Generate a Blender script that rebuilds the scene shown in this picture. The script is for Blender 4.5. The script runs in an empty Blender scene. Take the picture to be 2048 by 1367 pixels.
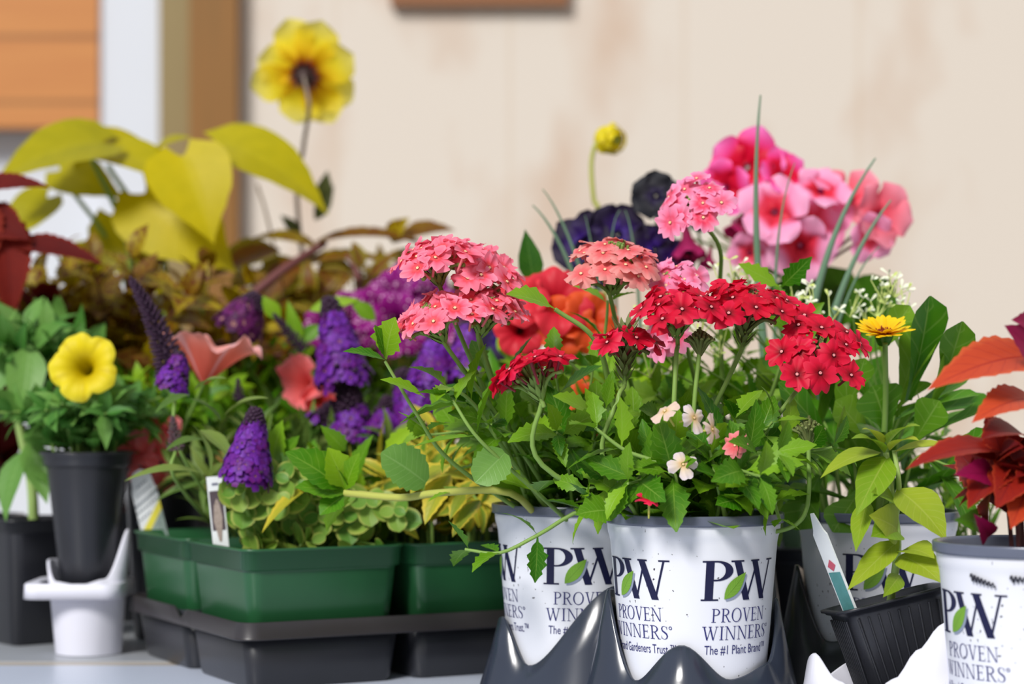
import bpy, math, random
from mathutils import Vector, Matrix
V = Vector
pi = math.pi
# ------------------------------------------------------------------ camera, sky, light, exposure
SC = bpy.context.scene
COL = SC.collection
F, YH, ZC = 4200.0, 800.0, 0.20      # focal length in px, horizon row, eye height above the table top
def at(px, py, Y):                    # photo pixel at depth Y -> point (table top is z = 0)
    return V(((px - 1024) * Y / F, Y, ZC - (py - YH) * Y / F))
cam = bpy.data.objects.new('camera', bpy.data.cameras.new('camera'))
COL.objects.link(cam)
cam.location = (0, 0, ZC); cam.rotation_euler = (pi / 2, 0, 0)
cam.data.sensor_width = 36; cam.data.lens = F / 2048 * 36
cam.data.shift_y = (YH - 683.5) / 2048
cam.data.clip_start = 0.05; cam.data.clip_end = 60
cam.data.dof.use_dof = True; cam.data.dof.focus_distance = 1.285
cam.data.dof.aperture_fstop = 5.6
SC.camera = cam
SC.view_settings.view_transform = 'Standard'; SC.view_settings.look = 'None'
SC.view_settings.gamma = 1; SC.view_settings.exposure = 0.06
w = bpy.data.worlds.new('overcast_sky'); SC.world = w; w.use_nodes = True
wn, wl = w.node_tree.nodes, w.node_tree.links
bg = wn['Background']; bg.inputs[1].default_value = 0.46
tc = wn.new('ShaderNodeTexCoord'); sx = wn.new('ShaderNodeSeparateXYZ'); rp = wn.new('ShaderNodeValToRGB')
wl.new(tc.outputs['Generated'], sx.inputs[0]); wl.new(sx.outputs['Z'], rp.inputs[0]); wl.new(rp.outputs[0], bg.inputs[0])
rp.color_ramp.elements[0].position = 0.0; rp.color_ramp.elements[0].color = (0.80, 0.78, 0.76, 1)
rp.color_ramp.elements[1].position = 0.6; rp.color_ramp.elements[1].color = (1.0, 1.12, 1.35, 1)
# cool open sky on the left, warmer light from the sunlit side on the right
xw = wn.new('ShaderNodeMapRange'); xw.inputs['From Min'].default_value = -.5; xw.inputs['From Max'].default_value = .9
mw = wn.new('ShaderNodeMixRGB'); mw.blend_type = 'MULTIPLY'; mw.inputs[2].default_value = (1.04, .96, .84, 1)
wl.new(sx.outputs['X'], xw.inputs['Value']); wl.new(xw.outputs[0], mw.inputs[0]); wl.new(rp.outputs[0], mw.inputs[1]); wl.new(mw.outputs[0], bg.inputs[0])
def sun(name, rot, power, angle, colr):
    l = bpy.data.lights.new(name, 'SUN'); l.energy = power; l.angle = math.radians(angle); l.color = colr
    o = bpy.data.objects.new(name, l); COL.objects.link(o); o.rotation_euler = [math.radians(a) for a in rot]
sun('hazy_sun', (45, -32, 0), 3.25, 16, (1.0, 0.97, 0.93))     # from the upper left, in front of the table

# ------------------------------------------------------------------ colour and materials
def lin(c):
    r = []
    for x in c[:3]:
        x /= 255
        r.append(x / 12.92 if x <= .04045 else ((x + .055) / 1.055) ** 2.4)
    return (*r, 1)
def mat(name):
    m = bpy.data.materials.new(name); m.use_nodes = True
    n, l = m.node_tree.nodes, m.node_tree.links
    return m, n, l, n['Principled BSDF'], n['Material Output']
def node(n, t, **kw):
    x = n.new(t)
    for k, v in kw.items(): setattr(x, k, v)
    return x
def mth(n, l, op, a, b=None, clamp=False):
    x = n.new('ShaderNodeMath'); x.operation = op; x.use_clamp = clamp
    for i, q in enumerate((a, b)):
        if q is None: continue
        if isinstance(q, (int, float)): x.inputs[i].default_value = q
        else: l.new(q, x.inputs[i])
    return x.outputs[0]
def mixc(n, l, f, a, b):
    x = n.new('ShaderNodeMixRGB')
    for i, q in enumerate((f, a, b)):
        if isinstance(q, (int, float)): x.inputs[i].default_value = q
        elif isinstance(q, tuple): x.inputs[i].default_value = q
        else: l.new(q, x.inputs[i])
    return x.outputs[0]
def plain(name, c, rough=.5, spec=.5, noise=0, nscale=40, dark=None, coat=0):
    m, n, l, b, o = mat(name)
    b.inputs['Roughness'].default_value = rough; b.inputs['Specular IOR Level'].default_value = spec
    b.inputs['Coat Weight'].default_value = coat
    if noise:
        t = node(n, 'ShaderNodeTexCoord'); s = node(n, 'ShaderNodeTexNoise')
        s.inputs['Scale'].default_value = nscale; s.inputs['Detail'].default_value = 4; l.new(t.outputs['Object'], s.inputs['Vector'])
        l.new(mixc(n, l, mth(n, l, 'MULTIPLY', s.outputs['Fac'], noise), lin(c), lin(dark or [k * .5 for k in c])), b.inputs['Base Color'])
    else: b.inputs['Base Color'].default_value = lin(c)
    return m
def transl(n, l, b, o, colsock, amt):
    t = node(n, 'ShaderNodeBsdfTranslucent'); x = node(n, 'ShaderNodeMixShader'); x.inputs[0].default_value = amt
    l.new(colsock, t.inputs[0]); l.new(b.outputs[0], x.inputs[1]); l.new(t.outputs[0], x.inputs[2]); l.new(x.outputs[0], o.inputs['Surface'])
def leafmat(name, c1, c2, vein, edge=None, rough=.42, vamt=.45, tr=.3, vn=9, edgepos=.55, mottled=None):
    """leaf: colour between c1 and c2 from leaf to leaf, midrib and slanting side veins in their own colour"""
    m, n, l, b, o = mat(name)
    uv = node(n, 'ShaderNodeUVMap'); s = node(n, 'ShaderNodeSeparateXYZ'); l.new(uv.outputs[0], s.inputs[0])
    au = mth(n, l, 'ABSOLUTE', mth(n, l, 'MULTIPLY', mth(n, l, 'SUBTRACT', s.outputs['X'], .5), 2.0))
    mid = mth(n, l, 'SUBTRACT', 1.0, mth(n, l, 'MULTIPLY', au, 14.0), True)
    ph = mth(n, l, 'MULTIPLY', mth(n, l, 'SUBTRACT', s.outputs['Y'], mth(n, l, 'MULTIPLY', au, .22)), vn * 2 * pi)
    side = mth(n, l, 'MULTIPLY', mth(n, l, 'SUBTRACT', mth(n, l, 'SINE', ph), .82), 4.0, True)
    vm = mth(n, l, 'MULTIPLY', mth(n, l, 'MAXIMUM', mid, mth(n, l, 'MULTIPLY', side, .55)), vamt)
    at_ = node(n, 'ShaderNodeAttribute', attribute_name='tone')
    nz = node(n, 'ShaderNodeTexNoise'); nz.inputs['Scale'].default_value = 60
    t = node(n, 'ShaderNodeTexCoord'); l.new(t.outputs['Object'], nz.inputs['Vector'])
    f = mth(n, l, 'ADD', at_.outputs['Fac'], mth(n, l, 'MULTIPLY', mth(n, l, 'SUBTRACT', nz.outputs['Fac'], .5), .5), True)
    c = mixc(n, l, f, lin(c1), lin(c2))
    if mottled:
        nz2 = node(n, 'ShaderNodeTexNoise'); nz2.inputs['Scale'].default_value = 220; l.new(t.outputs['Object'], nz2.inputs['Vector'])
        c = mixc(n, l, mth(n, l, 'MULTIPLY', mth(n, l, 'SUBTRACT', nz2.outputs['Fac'], .5), 9.0, True), c, lin(mottled))
    if edge:
        c = mixc(n, l, mth(n, l, 'MULTIPLY', mth(n, l, 'SUBTRACT', au, edgepos), 5.0, True), c, lin(edge))
    c = mixc(n, l, vm, c, lin(vein))
    l.new(c, b.inputs['Base Color']); b.inputs['Roughness'].default_value = rough; b.inputs['Specular IOR Level'].default_value = .28
    bp = node(n, 'ShaderNodeBump'); bp.inputs['Strength'].default_value = .35; bp.inputs['Distance'].default_value = .001
    l.new(mth(n, l, 'SUBTRACT', mth(n, l, 'MULTIPLY', nz.outputs['Fac'], .4), vm), bp.inputs['Height']); l.new(bp.outputs[0], b.inputs['Normal'])
    transl(n, l, b, o, c, tr)
    return m
def petalmat(name, stops, c2=None, vein=None, vn=5, tr=.3, rough=.5, dots=None, rnd=True):
    """petal: colour ramp from base (uv.y = 0) to tip; c2 = colour it drifts to from flower to flower"""
    m, n, l, b, o = mat(name)
    uv = node(n, 'ShaderNodeUVMap'); s = node(n, 'ShaderNodeSeparateXYZ'); l.new(uv.outputs[0], s.inputs[0])
    r = node(n, 'ShaderNodeValToRGB'); l.new(s.outputs['Y'], r.inputs[0])
    e = r.color_ramp.elements
    while len(e) < len(stops): e.new(.5)
    for k, (p, c) in enumerate(stops): e[k].position = p; e[k].color = lin(c)
    c = r.outputs[0]
    if c2:
        oi = node(n, 'ShaderNodeObjectInfo'); at_ = node(n, 'ShaderNodeAttribute', attribute_name='tone')
        f = oi.outputs['Random'] if rnd else at_.outputs['Fac']
        g = mth(n, l, 'MULTIPLY', f, mth(n, l, 'MULTIPLY', s.outputs['Y'], 1.3, True))
        c = mixc(n, l, g, c, lin(c2))
    if vein:
        sn = mth(n, l, 'SINE', mth(n, l, 'MULTIPLY', s.outputs['X'], vn * 2 * pi))
        c = mixc(n, l, mth(n, l, 'MULTIPLY', mth(n, l, 'SUBTRACT', sn, .85), 4.0, True), c, lin(vein))
    if dots:
        t = node(n, 'ShaderNodeTexCoord'); vo = node(n, 'ShaderNodeTexVoronoi'); vo.inputs['Scale'].default_value = 260
        l.new(t.outputs['Object'], vo.inputs['Vector'])
        c = mixc(n, l, mth(n, l, 'MULTIPLY', mth(n, l, 'SUBTRACT', .32, vo.outputs['Distance']), 9.0, True), c, lin(dots))
    l.new(c, b.inputs['Base Color']); b.inputs['Roughness'].default_value = rough
    b.inputs['Specular IOR Level'].default_value = .25
    transl(n, l, b, o, c, tr)
    return m

# ------------------------------------------------------------------ mesh builder
class MB:
    def __init__(s): s.v = []; s.f = []; s.m = []; s.uv = []; s.t = []
    def grid(s, rows, mat=0, tone=0., uvs=None, wrap=False):
        b = len(s.v); nr, nc = len(rows), len(rows[0])
        for i, r in enumerate(rows):
            for j, p in enumerate(r):
                s.v.append(p); s.t.append(tone)
                s.uv.append(uvs[i][j] if uvs else (j / max(1, nc - 1), i / max(1, nr - 1)))
        for i in range(nr - 1):
            for j in range(nc if wrap else nc - 1):
                k = (j + 1) % nc
                s.f.append((b + i * nc + j, b + i * nc + k, b + (i + 1) * nc + k, b + (i + 1) * nc + j)); s.m.append(mat)
    def fan(s, ring, c, mat=0, tone=0.):
        b = len(s.v); n = len(ring)
        for p in ring: s.v.append(p); s.uv.append((.5, .5)); s.t.append(tone)
        s.v.append(c); s.uv.append((.5, .5)); s.t.append(tone)
        for j in range(n): s.f.append((b + j, b + (j + 1) % n, b + n)); s.m.append(mat)
    def poly(s, pts, mat=0):
        b = len(s.v)
        for p in pts: s.v.append(V(p)); s.uv.append((.5, .5)); s.t.append(0)
        s.f.append(tuple(range(b, b + len(pts)))); s.m.append(mat)
    def box(s, a, c, mat=0, M=None):
        x0, y0, z0 = a; x1, y1, z1 = c
        q = [V(p) for p in ((x0,y0,z0),(x1,y0,z0),(x1,y1,z0),(x0,y1,z0),(x0,y0,z1),(x1,y0,z1),(x1,y1,z1),(x0,y1,z1))]
        if M: q = [M @ p for p in q]
        for f in ((0,3,2,1),(4,5,6,7),(0,1,5,4),(1,2,6,5),(2,3,7,6),(3,0,4,7)): s.poly([q[k] for k in f], mat)
    def tube(s, pts, r0, r1=None, n=6, mat=0, tone=0., cap=True):
        r1 = r0 if r1 is None else r1; rows = []; k = len(pts) - 1
        up = V((.31, .17, .93))
        for i, p in enumerate(pts):
            d = (pts[min(k, i + 1)] - pts[max(0, i - 1)])
            d = d.normalized() if d.length > 1e-9 else V((0, 0, 1))
            x = d.cross(up)
            if x.length < 1e-3: x = d.cross(V((1, 0, 0)))
            x.normalize(); y = d.cross(x); r = r0 + (r1 - r0) * i / k
            rows.append([p + x * math.cos(a) * r + y * math.sin(a) * r for a in [2 * pi * j / n for j in range(n)]])
        s.grid(rows, mat, tone, wrap=True)
        if cap: s.fan(rows[-1], pts[-1], mat, tone); s.fan(rows[0][::-1], pts[0], mat, tone)
    def lathe(s, prof, c=V((0, 0, 0)), n=48, mat=0, M=None):
        rows = [[V((r * math.sin(a), -r * math.cos(a), z)) for a in [2 * pi * j / n for j in range(n)]] for r, z in prof]
        rows = [[(M @ p if M else p + c) for p in r] for r in rows]
        s.grid(rows, mat, wrap=True)
    def build(s, name, mats, parent=None, smooth=True, origin=None):
        me = bpy.data.meshes.new(name)
        o3 = V((0, 0, 0)) if origin is None else V(origin)
        if parent is not None and origin is None: o3 = world_of(parent)
        me.from_pydata([tuple(p - o3) for p in s.v], [], s.f)
        for m in (mats if isinstance(mats, (list, tuple)) else [mats]): me.materials.append(m)
        me.polygons.foreach_set('material_index', s.m)
        me.polygons.foreach_set('use_smooth', [smooth] * len(s.f))
        ul = me.uv_layers.new(name='UVMap'); li = [0] * len(me.loops); me.loops.foreach_get('vertex_index', li)
        ul.data.foreach_set('uv', [c for k in li for c in s.uv[k]])
        a = me.attributes.new('tone', 'FLOAT', 'POINT'); a.data.foreach_set('value', s.t)
        me.validate(); me.update()
        o = bpy.data.objects.new(name, me); COL.objects.link(o)
        if parent is not None:
            o.parent = parent
        elif origin is not None: o.location = o3
        return o
def world_of(o):
    p = V((0, 0, 0))
    while o is not None: p = p + o.location; o = o.parent
    return p
def thing(name, label, cat, loc=(0, 0, 0), group=None):
    o = bpy.data.objects.new(name, None); COL.objects.link(o); o.location = loc
    o.empty_display_size = .02
    o['label'] = label; o['category'] = cat; o['kind'] = 'thing'
    if group: o['group'] = group
    return o
def tag(o, label, cat, group=None, kind='thing'):
    if label: o['label'] = label
    if cat: o['category'] = cat
    if group: o['group'] = group
    o['kind'] = kind
    return o
def frame(d, up=V((0, 0, 1)), p=None):
    y = V(d).normalized(); x = y.cross(V(up))
    if x.length < 1e-4: x = y.cross(V((1, 0.1, 0)))
    x.normalize(); z = x.cross(y)
    M = Matrix((x, y, z)).transposed().to_4x4()
    if p is not None: M.translation = p
    return M
def path(pts, n=12):
    """smooth curve through the points"""
    P = [V(p) for p in pts]; P = [P[0] * 2 - P[1]] + P + [P[-1] * 2 - P[-2]]; out = []
    k = len(P) - 3
    for i in range(k):
        a, b, c, d = P[i:i + 4]; m = max(2, n // k)
        for j in range(m):
            t = j / m
            out.append(.5 * ((2 * b) + (c - a) * t + (2 * a - 5 * b + 4 * c - d) * t * t + (3 * b - a - 3 * c + d) * t ** 3))
    out.append(P[-2].copy())
    return out

# ------------------------------------------------------------------ leaves
SHAPES = {
 'ovate': [(0, .06), (.06, .3), (.18, .78), (.35, 1), (.55, .86), (.78, .45), (.92, .16), (1, 0)],
 'lance': [(0, .1), (.12, .5), (.3, .95), (.45, 1), (.7, .65), (.88, .28), (1, 0)],
 'spat':  [(0, .2), (.2, .3), (.45, .6), (.7, .95), (.82, 1), (.92, .8), (.975, .45), (1, .06)],
 'heart': [(0, .3), (.05, .78), (.14, .97), (.26, 1), (.45, .88), (.65, .56), (.8, .28), (.92, .09), (1, 0)],
 'round': [(0, .25), (.1, .6), (.3, .93), (.5, 1), (.72, .88), (.88, .6), (.97, .28), (1, .05)],
 'strap': [(0, .5), (.2, .8), (.5, 1), (.85, .95), (.95, .7), (1, .3)],
 'petal': [(0, .18), (.2, .5), (.45, .88), (.65, 1), (.82, .85), (.94, .45), (1, .1)],
 'cut':   [(0, .05), (.12, .14), (.27, .68), (.42, 1), (.58, .94), (.78, .62), (.92, .28), (1, .05)],
}
def prof(sh, t):
    P = SHAPES[sh]
    for (a, x), (b, y) in zip(P, P[1:]):
        if t <= b:
            k = (t - a) / (b - a); return x + (y - x) * (k * k * (3 - 2 * k) * .5 + k * .5)
    return P[-1][1]
def leafgeo(mb, M, L, W, sh='ovate', nu=9, nv=4, teeth=0, td=.25, fold=.25, droop=.5, wav=0, tone=None, mat=0, lob=.0, R=random):
    if teeth: nu = teeth * 3
    rows, uvs = [], []
    cy = cz = 0.; ph = R.random() * 6.3
    for i in range(nu + 1):
        t = i / nu; th = droop * t - droop / 2
        wd = prof(sh, t) * W / 2
        if teeth and 0 < i < nu: wd *= 1 - td * ((i % 3) / 2.)
        r, q = [], []
        for j in range(nv + 1):
            u = -1 + 2 * j / nv; au = abs(u)
            x = u * wd * math.cos(fold); z = au * wd * math.sin(fold)
            if wav: z += wav * W * math.sin(t * 11 + ph + (2 if u > 0 else 0)) * au * au
            y = -lob * L * (1 - t) ** 4 * au ** 1.5
            r.append(M @ V((x, cy + y * math.cos(th) + z * math.sin(th), cz - y * math.sin(th) + z * math.cos(th))))
            q.append((j / nv, t))
        rows.append(r); uvs.append(q)
        cy += math.cos(th) * L / nu; cz -= math.sin(th) * L / nu
    mb.grid(rows, mat, R.random() if tone is None else tone, uvs)
def pleaf(mb, a, b, W, up=(0, -.3, 1), **kw):
    """leaf from base point a to tip b"""
    d = V(b) - V(a); k = kw.get('droop', .5)
    L = d.length * (1 + k * k / 24)
    leafgeo(mb, frame(d, V(up), V(a)), L, W, **kw)
# ------------------------------------------------------------------ setting
def struct(mb, name, m, smooth=False):
    o = mb.build(name, m, smooth=smooth); o['kind'] = 'structure'; return o
WY = 4.3
def wallmat():
    m, n, l, b, o = mat('mottled cream wall panels')
    t = node(n, 'ShaderNodeTexCoord'); z = node(n, 'ShaderNodeTexNoise'); z.inputs['Scale'].default_value = 2.3; z.inputs['Detail'].default_value = 2
    mp = node(n, 'ShaderNodeMapping'); mp.inputs['Scale'].default_value = (1.4, 1, .8); mp.inputs['Location'].default_value = (3.1, 0, 1.7)
    l.new(t.outputs['Object'], mp.inputs[0]); l.new(mp.outputs[0], z.inputs['Vector'])
    z2 = node(n, 'ShaderNodeTexNoise'); z2.inputs['Scale'].default_value = 7; z2.inputs['Detail'].default_value = 3; l.new(mp.outputs[0], z2.inputs['Vector'])
    f = mth(n, l, 'MULTIPLY', mth(n, l, 'SUBTRACT', mth(n, l, 'ADD', mth(n, l, 'MULTIPLY', z.outputs['Fac'], .7), mth(n, l, 'MULTIPLY', z2.outputs['Fac'], .3)), .48), 5.0, True)
    c = mixc(n, l, f, lin((216, 206, 194)), lin((198, 170, 147)))
    s = node(n, 'ShaderNodeSeparateXYZ'); l.new(t.outputs['Object'], s.inputs[0])
    fr = mth(n, l, 'FRACT', mth(n, l, 'ADD', mth(n, l, 'MULTIPLY', s.outputs['X'], 2.8), .03))
    seam = mth(n, l, 'LESS_THAN', fr, .035)
    c = mixc(n, l, mth(n, l, 'MULTIPLY', seam, .2), c, lin((196, 170, 140)))
    l.new(c, b.inputs['Base Color']); b.inputs['Roughness'].default_value = .6
    return m
def woodmat(name, c1, c2, planks, axis='Z', rough=.5):
    m, n, l, b, o = mat(name)
    t = node(n, 'ShaderNodeTexCoord'); mp = node(n, 'ShaderNodeMapping')
    mp.inputs['Scale'].default_value = (2, 2, 30) if axis == 'Z' else (30, 2, 2)
    l.new(t.outputs['Object'], mp.inputs[0])
    z = node(n, 'ShaderNodeTexNoise'); z.inputs['Scale'].default_value = 1.6; z.inputs['Detail'].default_value = 5; l.new(mp.outputs[0], z.inputs['Vector'])
    s = node(n, 'ShaderNodeSeparateXYZ'); l.new(t.outputs['Object'], s.inputs[0])
    fr = mth(n, l, 'FRACT', mth(n, l, 'MULTIPLY', s.outputs[axis], planks))
    g = mth(n, l, 'LESS_THAN', fr, .08)
    c = mixc(n, l, z.outputs['Fac'], lin(c1), lin(c2))
    c = mixc(n, l, mth(n, l, 'MULTIPLY', g, .5), c, lin([k * .45 for k in c1]))
    l.new(c, b.inputs['Base Color']); b.inputs['Roughness'].default_value = rough
    return m
WHITE_PAINT = plain('white paint', (216, 220, 228), .5, noise=.1, nscale=3)
def bx(name, a, c, m):
    mb = MB(); mb.box(a, c); return struct(mb, name, m)
def X(px, Y): return (px - 1024) * Y / F
def Z(py, Y): return ZC - (py - YH) * Y / F
bx('wall_back', (X(478, WY), WY, -.75), (3.2, WY + .12, 2.6), wallmat())
bx('wall_left', (-3.2, WY + .05, -.75), (X(330, WY), WY + .15, 2.6), WHITE_PAINT)
bx('floor', (-3.2, -1.5, -.8), (3.2, WY + .2, -.75), plain('concrete floor', (150, 145, 138), .7, noise=.5, nscale=6))
bx('trim_1', (X(203, WY), WY - .02, -.75), (X(322, WY), WY + .05, 2.6), WHITE_PAINT)               # white post
d = MB(); d.box((X(323, WY), WY - .03, -.75), (X(386, WY), WY + .1, 2.6)); struct(d, 'door_1', plain('olive brown painted door edge', (148, 128, 82), .5, noise=.3, nscale=5))
d = MB(); d.box((X(386, WY), WY - .05, -.75), (X(480, WY), WY + .1, 2.6)); struct(d, 'trim_2', woodmat('brown stained wood', (150, 98, 34), (118, 84, 30), 1, 'X'))
o = MB(); x0, x1, z0 = X(-60, WY), X(203, WY), Z(258, WY)
o.box((x0 - .5, WY - .03, z0), (x1, WY + .03, 2.3))
tag(o.build('slatted_shutter', woodmat('orange brown slats', (206, 140, 74), (182, 112, 56), 7.5), smooth=False), 'orange-brown slatted wooden shutter on the white wall behind the lime leaves', 'shutter')
o = MB(); o.box((X(782, WY), WY - .03, Z(14, WY)), (X(1136, WY), WY, Z(14, WY) + .22))
tag(o.build('wooden_sign', woodmat('sign wood', (190, 128, 82), (172, 108, 62), 1), smooth=False), 'orange-brown wooden board hung high on the cream wall at the top edge', 'sign')

# tables: a near one with a pale rolled rim, the far one behind it
def table(name, label, y0, y1, x0, x1, m, rim):
    t = thing(name, label, 'table', ((x0 + x1) / 2, (y0 + y1) / 2, -.75), )
    mb = MB(); mb.box((x0, y0, -.035), (x1, y1, 0)); mb.build('table_top', m, t, smooth=False)
    mb = MB()
    for a, b in (((x0 - .012, y0 - .012, -.04), (x1 + .012, y0, -.0006)), ((x0 - .012, y1, -.04), (x1 + .012, y1 + .012, -.0006)),
                 ((x0 - .012, y0, -.04), (x0, y1, -.0006)), ((x1, y0, -.04), (x1 + .012, y1, -.0006))): mb.box(a, b)
    mb.build('rim', rim, t, smooth=False)
    for sx in (x0 + .05, x1 - .05):
        for sy in (y0 + .04, y1 - .04):
            mb = MB(); mb.tube([V((sx, sy, -.75)), V((sx, sy, -.034))], .014, .014, 12); mb.build('leg', rim, t)
    return t
TABW = plain('white plastic table top', (206, 214, 232), .3, noise=.06, nscale=8)
TABR = plain('beige table rim', (188, 178, 166), .35)
table('folding_table', 'pale white folding table carrying the front pots and trays', .95, 1.585, -1.1, 1.1, TABW, TABR)
table('folding_table', 'grey folding table behind, under the back rows of plants', 1.61, 2.4, -1.2, 1.2, plain('grey table top', (168, 172, 178), .35, noise=.1, nscale=8), TABR)

# ------------------------------------------------------------------ pots, packs, trays
WHITE_POT = None
def potmat(name, c, seed, amount):
    m, n, l, b, o = mat(name)
    t = node(n, 'ShaderNodeTexCoord'); mp = node(n, 'ShaderNodeMapping'); mp.inputs['Location'].default_value = (seed, seed * .7, 0)
    l.new(t.outputs['Object'], mp.inputs[0])
    z = node(n, 'ShaderNodeTexNoise'); z.inputs['Scale'].default_value = 330; z.inputs['Detail'].default_value = 2; l.new(mp.outputs[0], z.inputs['Vector'])
    z2 = node(n, 'ShaderNodeTexNoise'); z2.inputs['Scale'].default_value = 26; l.new(mp.outputs[0], z2.inputs['Vector'])
    f = mth(n, l, 'MULTIPLY', mth(n, l, 'SUBTRACT', mth(n, l, 'ADD', z.outputs['Fac'], mth(n, l, 'MULTIPLY', z2.outputs['Fac'], .35)), 1.0 - amount), 22., True)
    c = mixc(n, l, f, lin(c), lin((52, 46, 52)))
    l.new(c, b.inputs['Base Color']); b.inputs['Roughness'].default_value = .33; b.inputs['Specular IOR Level'].default_value = .4
    return m
PAPER = potmat('white pot plastic with specks of soil', (226, 228, 236), 1.3, .085)
RIMG = plain('grey pot rim', (96, 102, 120), .25, .6)
NAVY = plain('navy print', (26, 28, 64), .45, .3)
NAVY2 = plain('navy small print', (46, 48, 110), .45, .3)
GREENP = leafmat('printed green leaf', (110, 158, 48), (130, 176, 64), (84, 128, 40), vamt=.6, tr=0, rough=.4)
SHADE = plain('grey-blue print under the leaf', (140, 150, 172), .45)
SOIL = plain('potting soil', (52, 40, 32), .9, .1, noise=.9, nscale=300, dark=(22, 16, 13))
BLACKP = plain('black pot plastic', (40, 41, 47), .36, .5, noise=.35, nscale=50)
GREENPACK = plain('dark green pack plastic', (38, 92, 54), .33, .5, noise=.3, nscale=60, dark=(30, 70, 42))
TRAYBLACK = plain('brownish black tray plastic', (52, 48, 50), .34, .5, noise=.35, nscale=40)
TRAYGREY = plain('slate grey tray plastic', (50, 56, 70), .2, .6, noise=.2, nscale=30)
TRAYWHITE = plain('white tray plastic', (226, 226, 238), .35, .4, noise=.06, nscale=12)

PR = [(0, .0445), (.09, .0525), (.103, .0535)]          # printed pot: (height, radius)
def pot_r(z): 
    return .0435 + (.0530 - .0435) * z / .113
def soil_disc(mb, c, r, z, R):
    rows = []
    for k in range(7):
        rr = r * k / 6 + 1e-5
        rows.append([V((c[0] + rr * math.cos(a), c[1] + rr * math.sin(a), z + (R.random() - .5) * .003 - .004 * (k / 6) ** 3)) for a in [2 * pi * j / 28 for j in range(28)]])
    mb.grid(rows, wrap=True)

# --- lettering: serif capitals drawn as strips, unit cap height
def strip(pts, ws, vertical=False):
    """quads of a stroke: points and full widths; horizontal offset when vertical=False"""
    q = []
    for (x, z), wd in zip(pts, ws): q.append(((x - wd / 2, z), (x + wd / 2, z)))
    return q
def seg(x0, z0, x1, z1, wd, n=5):
    return strip([(x0 + (x1 - x0) * k / n, z0 + (z1 - z0) * k / n) for k in range(n + 1)], [wd] * (n + 1))
def bar(x0, x1, z0, z1, n=4):
    return [((x0 + (x1 - x0) * k / n, z0), (x0 + (x1 - x0) * k / n, z1)) for k in range(n + 1)]
def arc(cx, cz, a, b, ia, ib, t0, t1, n=14, icx=None):
    icx = cx if icx is None else icx; q = []
    for k in range(n + 1):
        t = math.radians(t0 + (t1 - t0) * k / n)
        q.append(((cx + a * math.cos(t), cz + b * math.sin(t)), (icx + ia * math.cos(t), cz + ib * math.sin(t))))
    return q
def glyph(ch, T=.15, th=.05):
    s = .04
    if ch == 'I': return .42, [seg(.21, 0, .21, 1, T), bar(.05, .37, 0, s), bar(.05, .37, 1 - s, 1)]
    if ch in 'PR':
        g = [seg(.2, 0, .2, 1, T), bar(.04, .40, 0, s), bar(.04, .36, 1 - s, 1), arc(.34, .745, .36, .255, .36 - T, .255 - th, 90, -90), bar(.2, .36, .49, .49 + th), bar(.2, .36, 1 - th, 1)]
        if ch == 'R': return .86, g + [seg(.42, .5, .74, 0, T), bar(.66, .88, 0, s)]
        return .74, g
    if ch == 'O': return .98, [arc(.48, .5, .45, .52, .45 - T, .52 - th, 0, 360, 30)]
    if ch == 'V': return .86, [seg(.15, 1, .44, 0, T), seg(.44, 0, .72, 1, th), bar(0, .32, 1 - s, 1), bar(.6, .84, 1 - s, 1)]
    if ch == 'E': return .7, [seg(.18, 0, .18, 1, T), bar(.02, .62, 0, th), bar(.02, .6, 1 - th, 1), bar(.2, .5, .5, .5 + th), seg(.6, 0, .62, .2, .035, 1), seg(.58, 1, .6, .8, .035, 1), seg(.5, .42, .5, .62, .03, 1)]
    if ch == 'N': return .98, [seg(.16, 0, .16, 1, th), seg(.16, 1, .78, 0, T), seg(.8, 0, .8, 1, th), bar(.04, .3, 0, s), bar(.0, .2, 1 - s, 1), bar(.68, .94, 1 - s, 1)]
    if ch == 'W': return 1.24, [seg(.14, 1, .40, 0, T), seg(.40, 0, .64, .92, th), seg(.58, 1, .86, 0, T), seg(.86, 0, 1.1, 1, th), bar(0, .3, 1 - s, 1), bar(.48, .72, 1 - s, 1), bar(.98, 1.22, 1 - s, 1)]
    if ch == 'S':
        pts = [(.52, .80), (.46, .92), (.32, .985), (.17, .93), (.11, .78), (.17, .63), (.32, .53), (.46, .42), (.53, .26), (.47, .09), (.31, .012), (.15, .06), (.07, .2)]
        ws = [.03, .06, .05, .10, .15, .16, .2, .19, .15, .11, .05, .06, .03]; q = []
        for k, (x, z) in enumerate(pts):
            a = pts[max(0, k - 1)]; b = pts[min(len(pts) - 1, k + 1)]; dx, dz = b[0] - a[0], b[1] - a[1]; L = math.hypot(dx, dz)
            wx = ws[k] * .55; q.append(((x - dz / L * wx / 2 * 1.3, z + dx / L * wx / 2), (x + dz / L * wx / 2 * 1.3, z - dx / L * wx / 2)))
        return .62, [q, seg(.52, .72, .52, .95, .03, 1), seg(.08, .05, .08, .28, .03, 1)]
    if ch == 'o': return .3, [arc(.14, .85, .13, .13, .08, .08, 0, 360, 14)]
    return .4, []
def word(txt, x0, x1, z0, z1, T=.13, th=.045):
    """list of strips scaled so the word spans x0..x1, z0..z1"""
    pen = 0; out = []
    for ch in txt:
        a, g = glyph(ch, T, th)
        out += [[((p[0] + pen, p[1]), (q[0] + pen, q[1])) for p, q in st] for st in g]
        pen += a + .04
    sx = (x1 - x0) / pen; sz = z1 - z0
    return [[((x0 + p[0] * sx, z0 + p[1] * sz), (x0 + q[0] * sx, z0 + q[1] * sz)) for p, q in st] for st in out]
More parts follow.
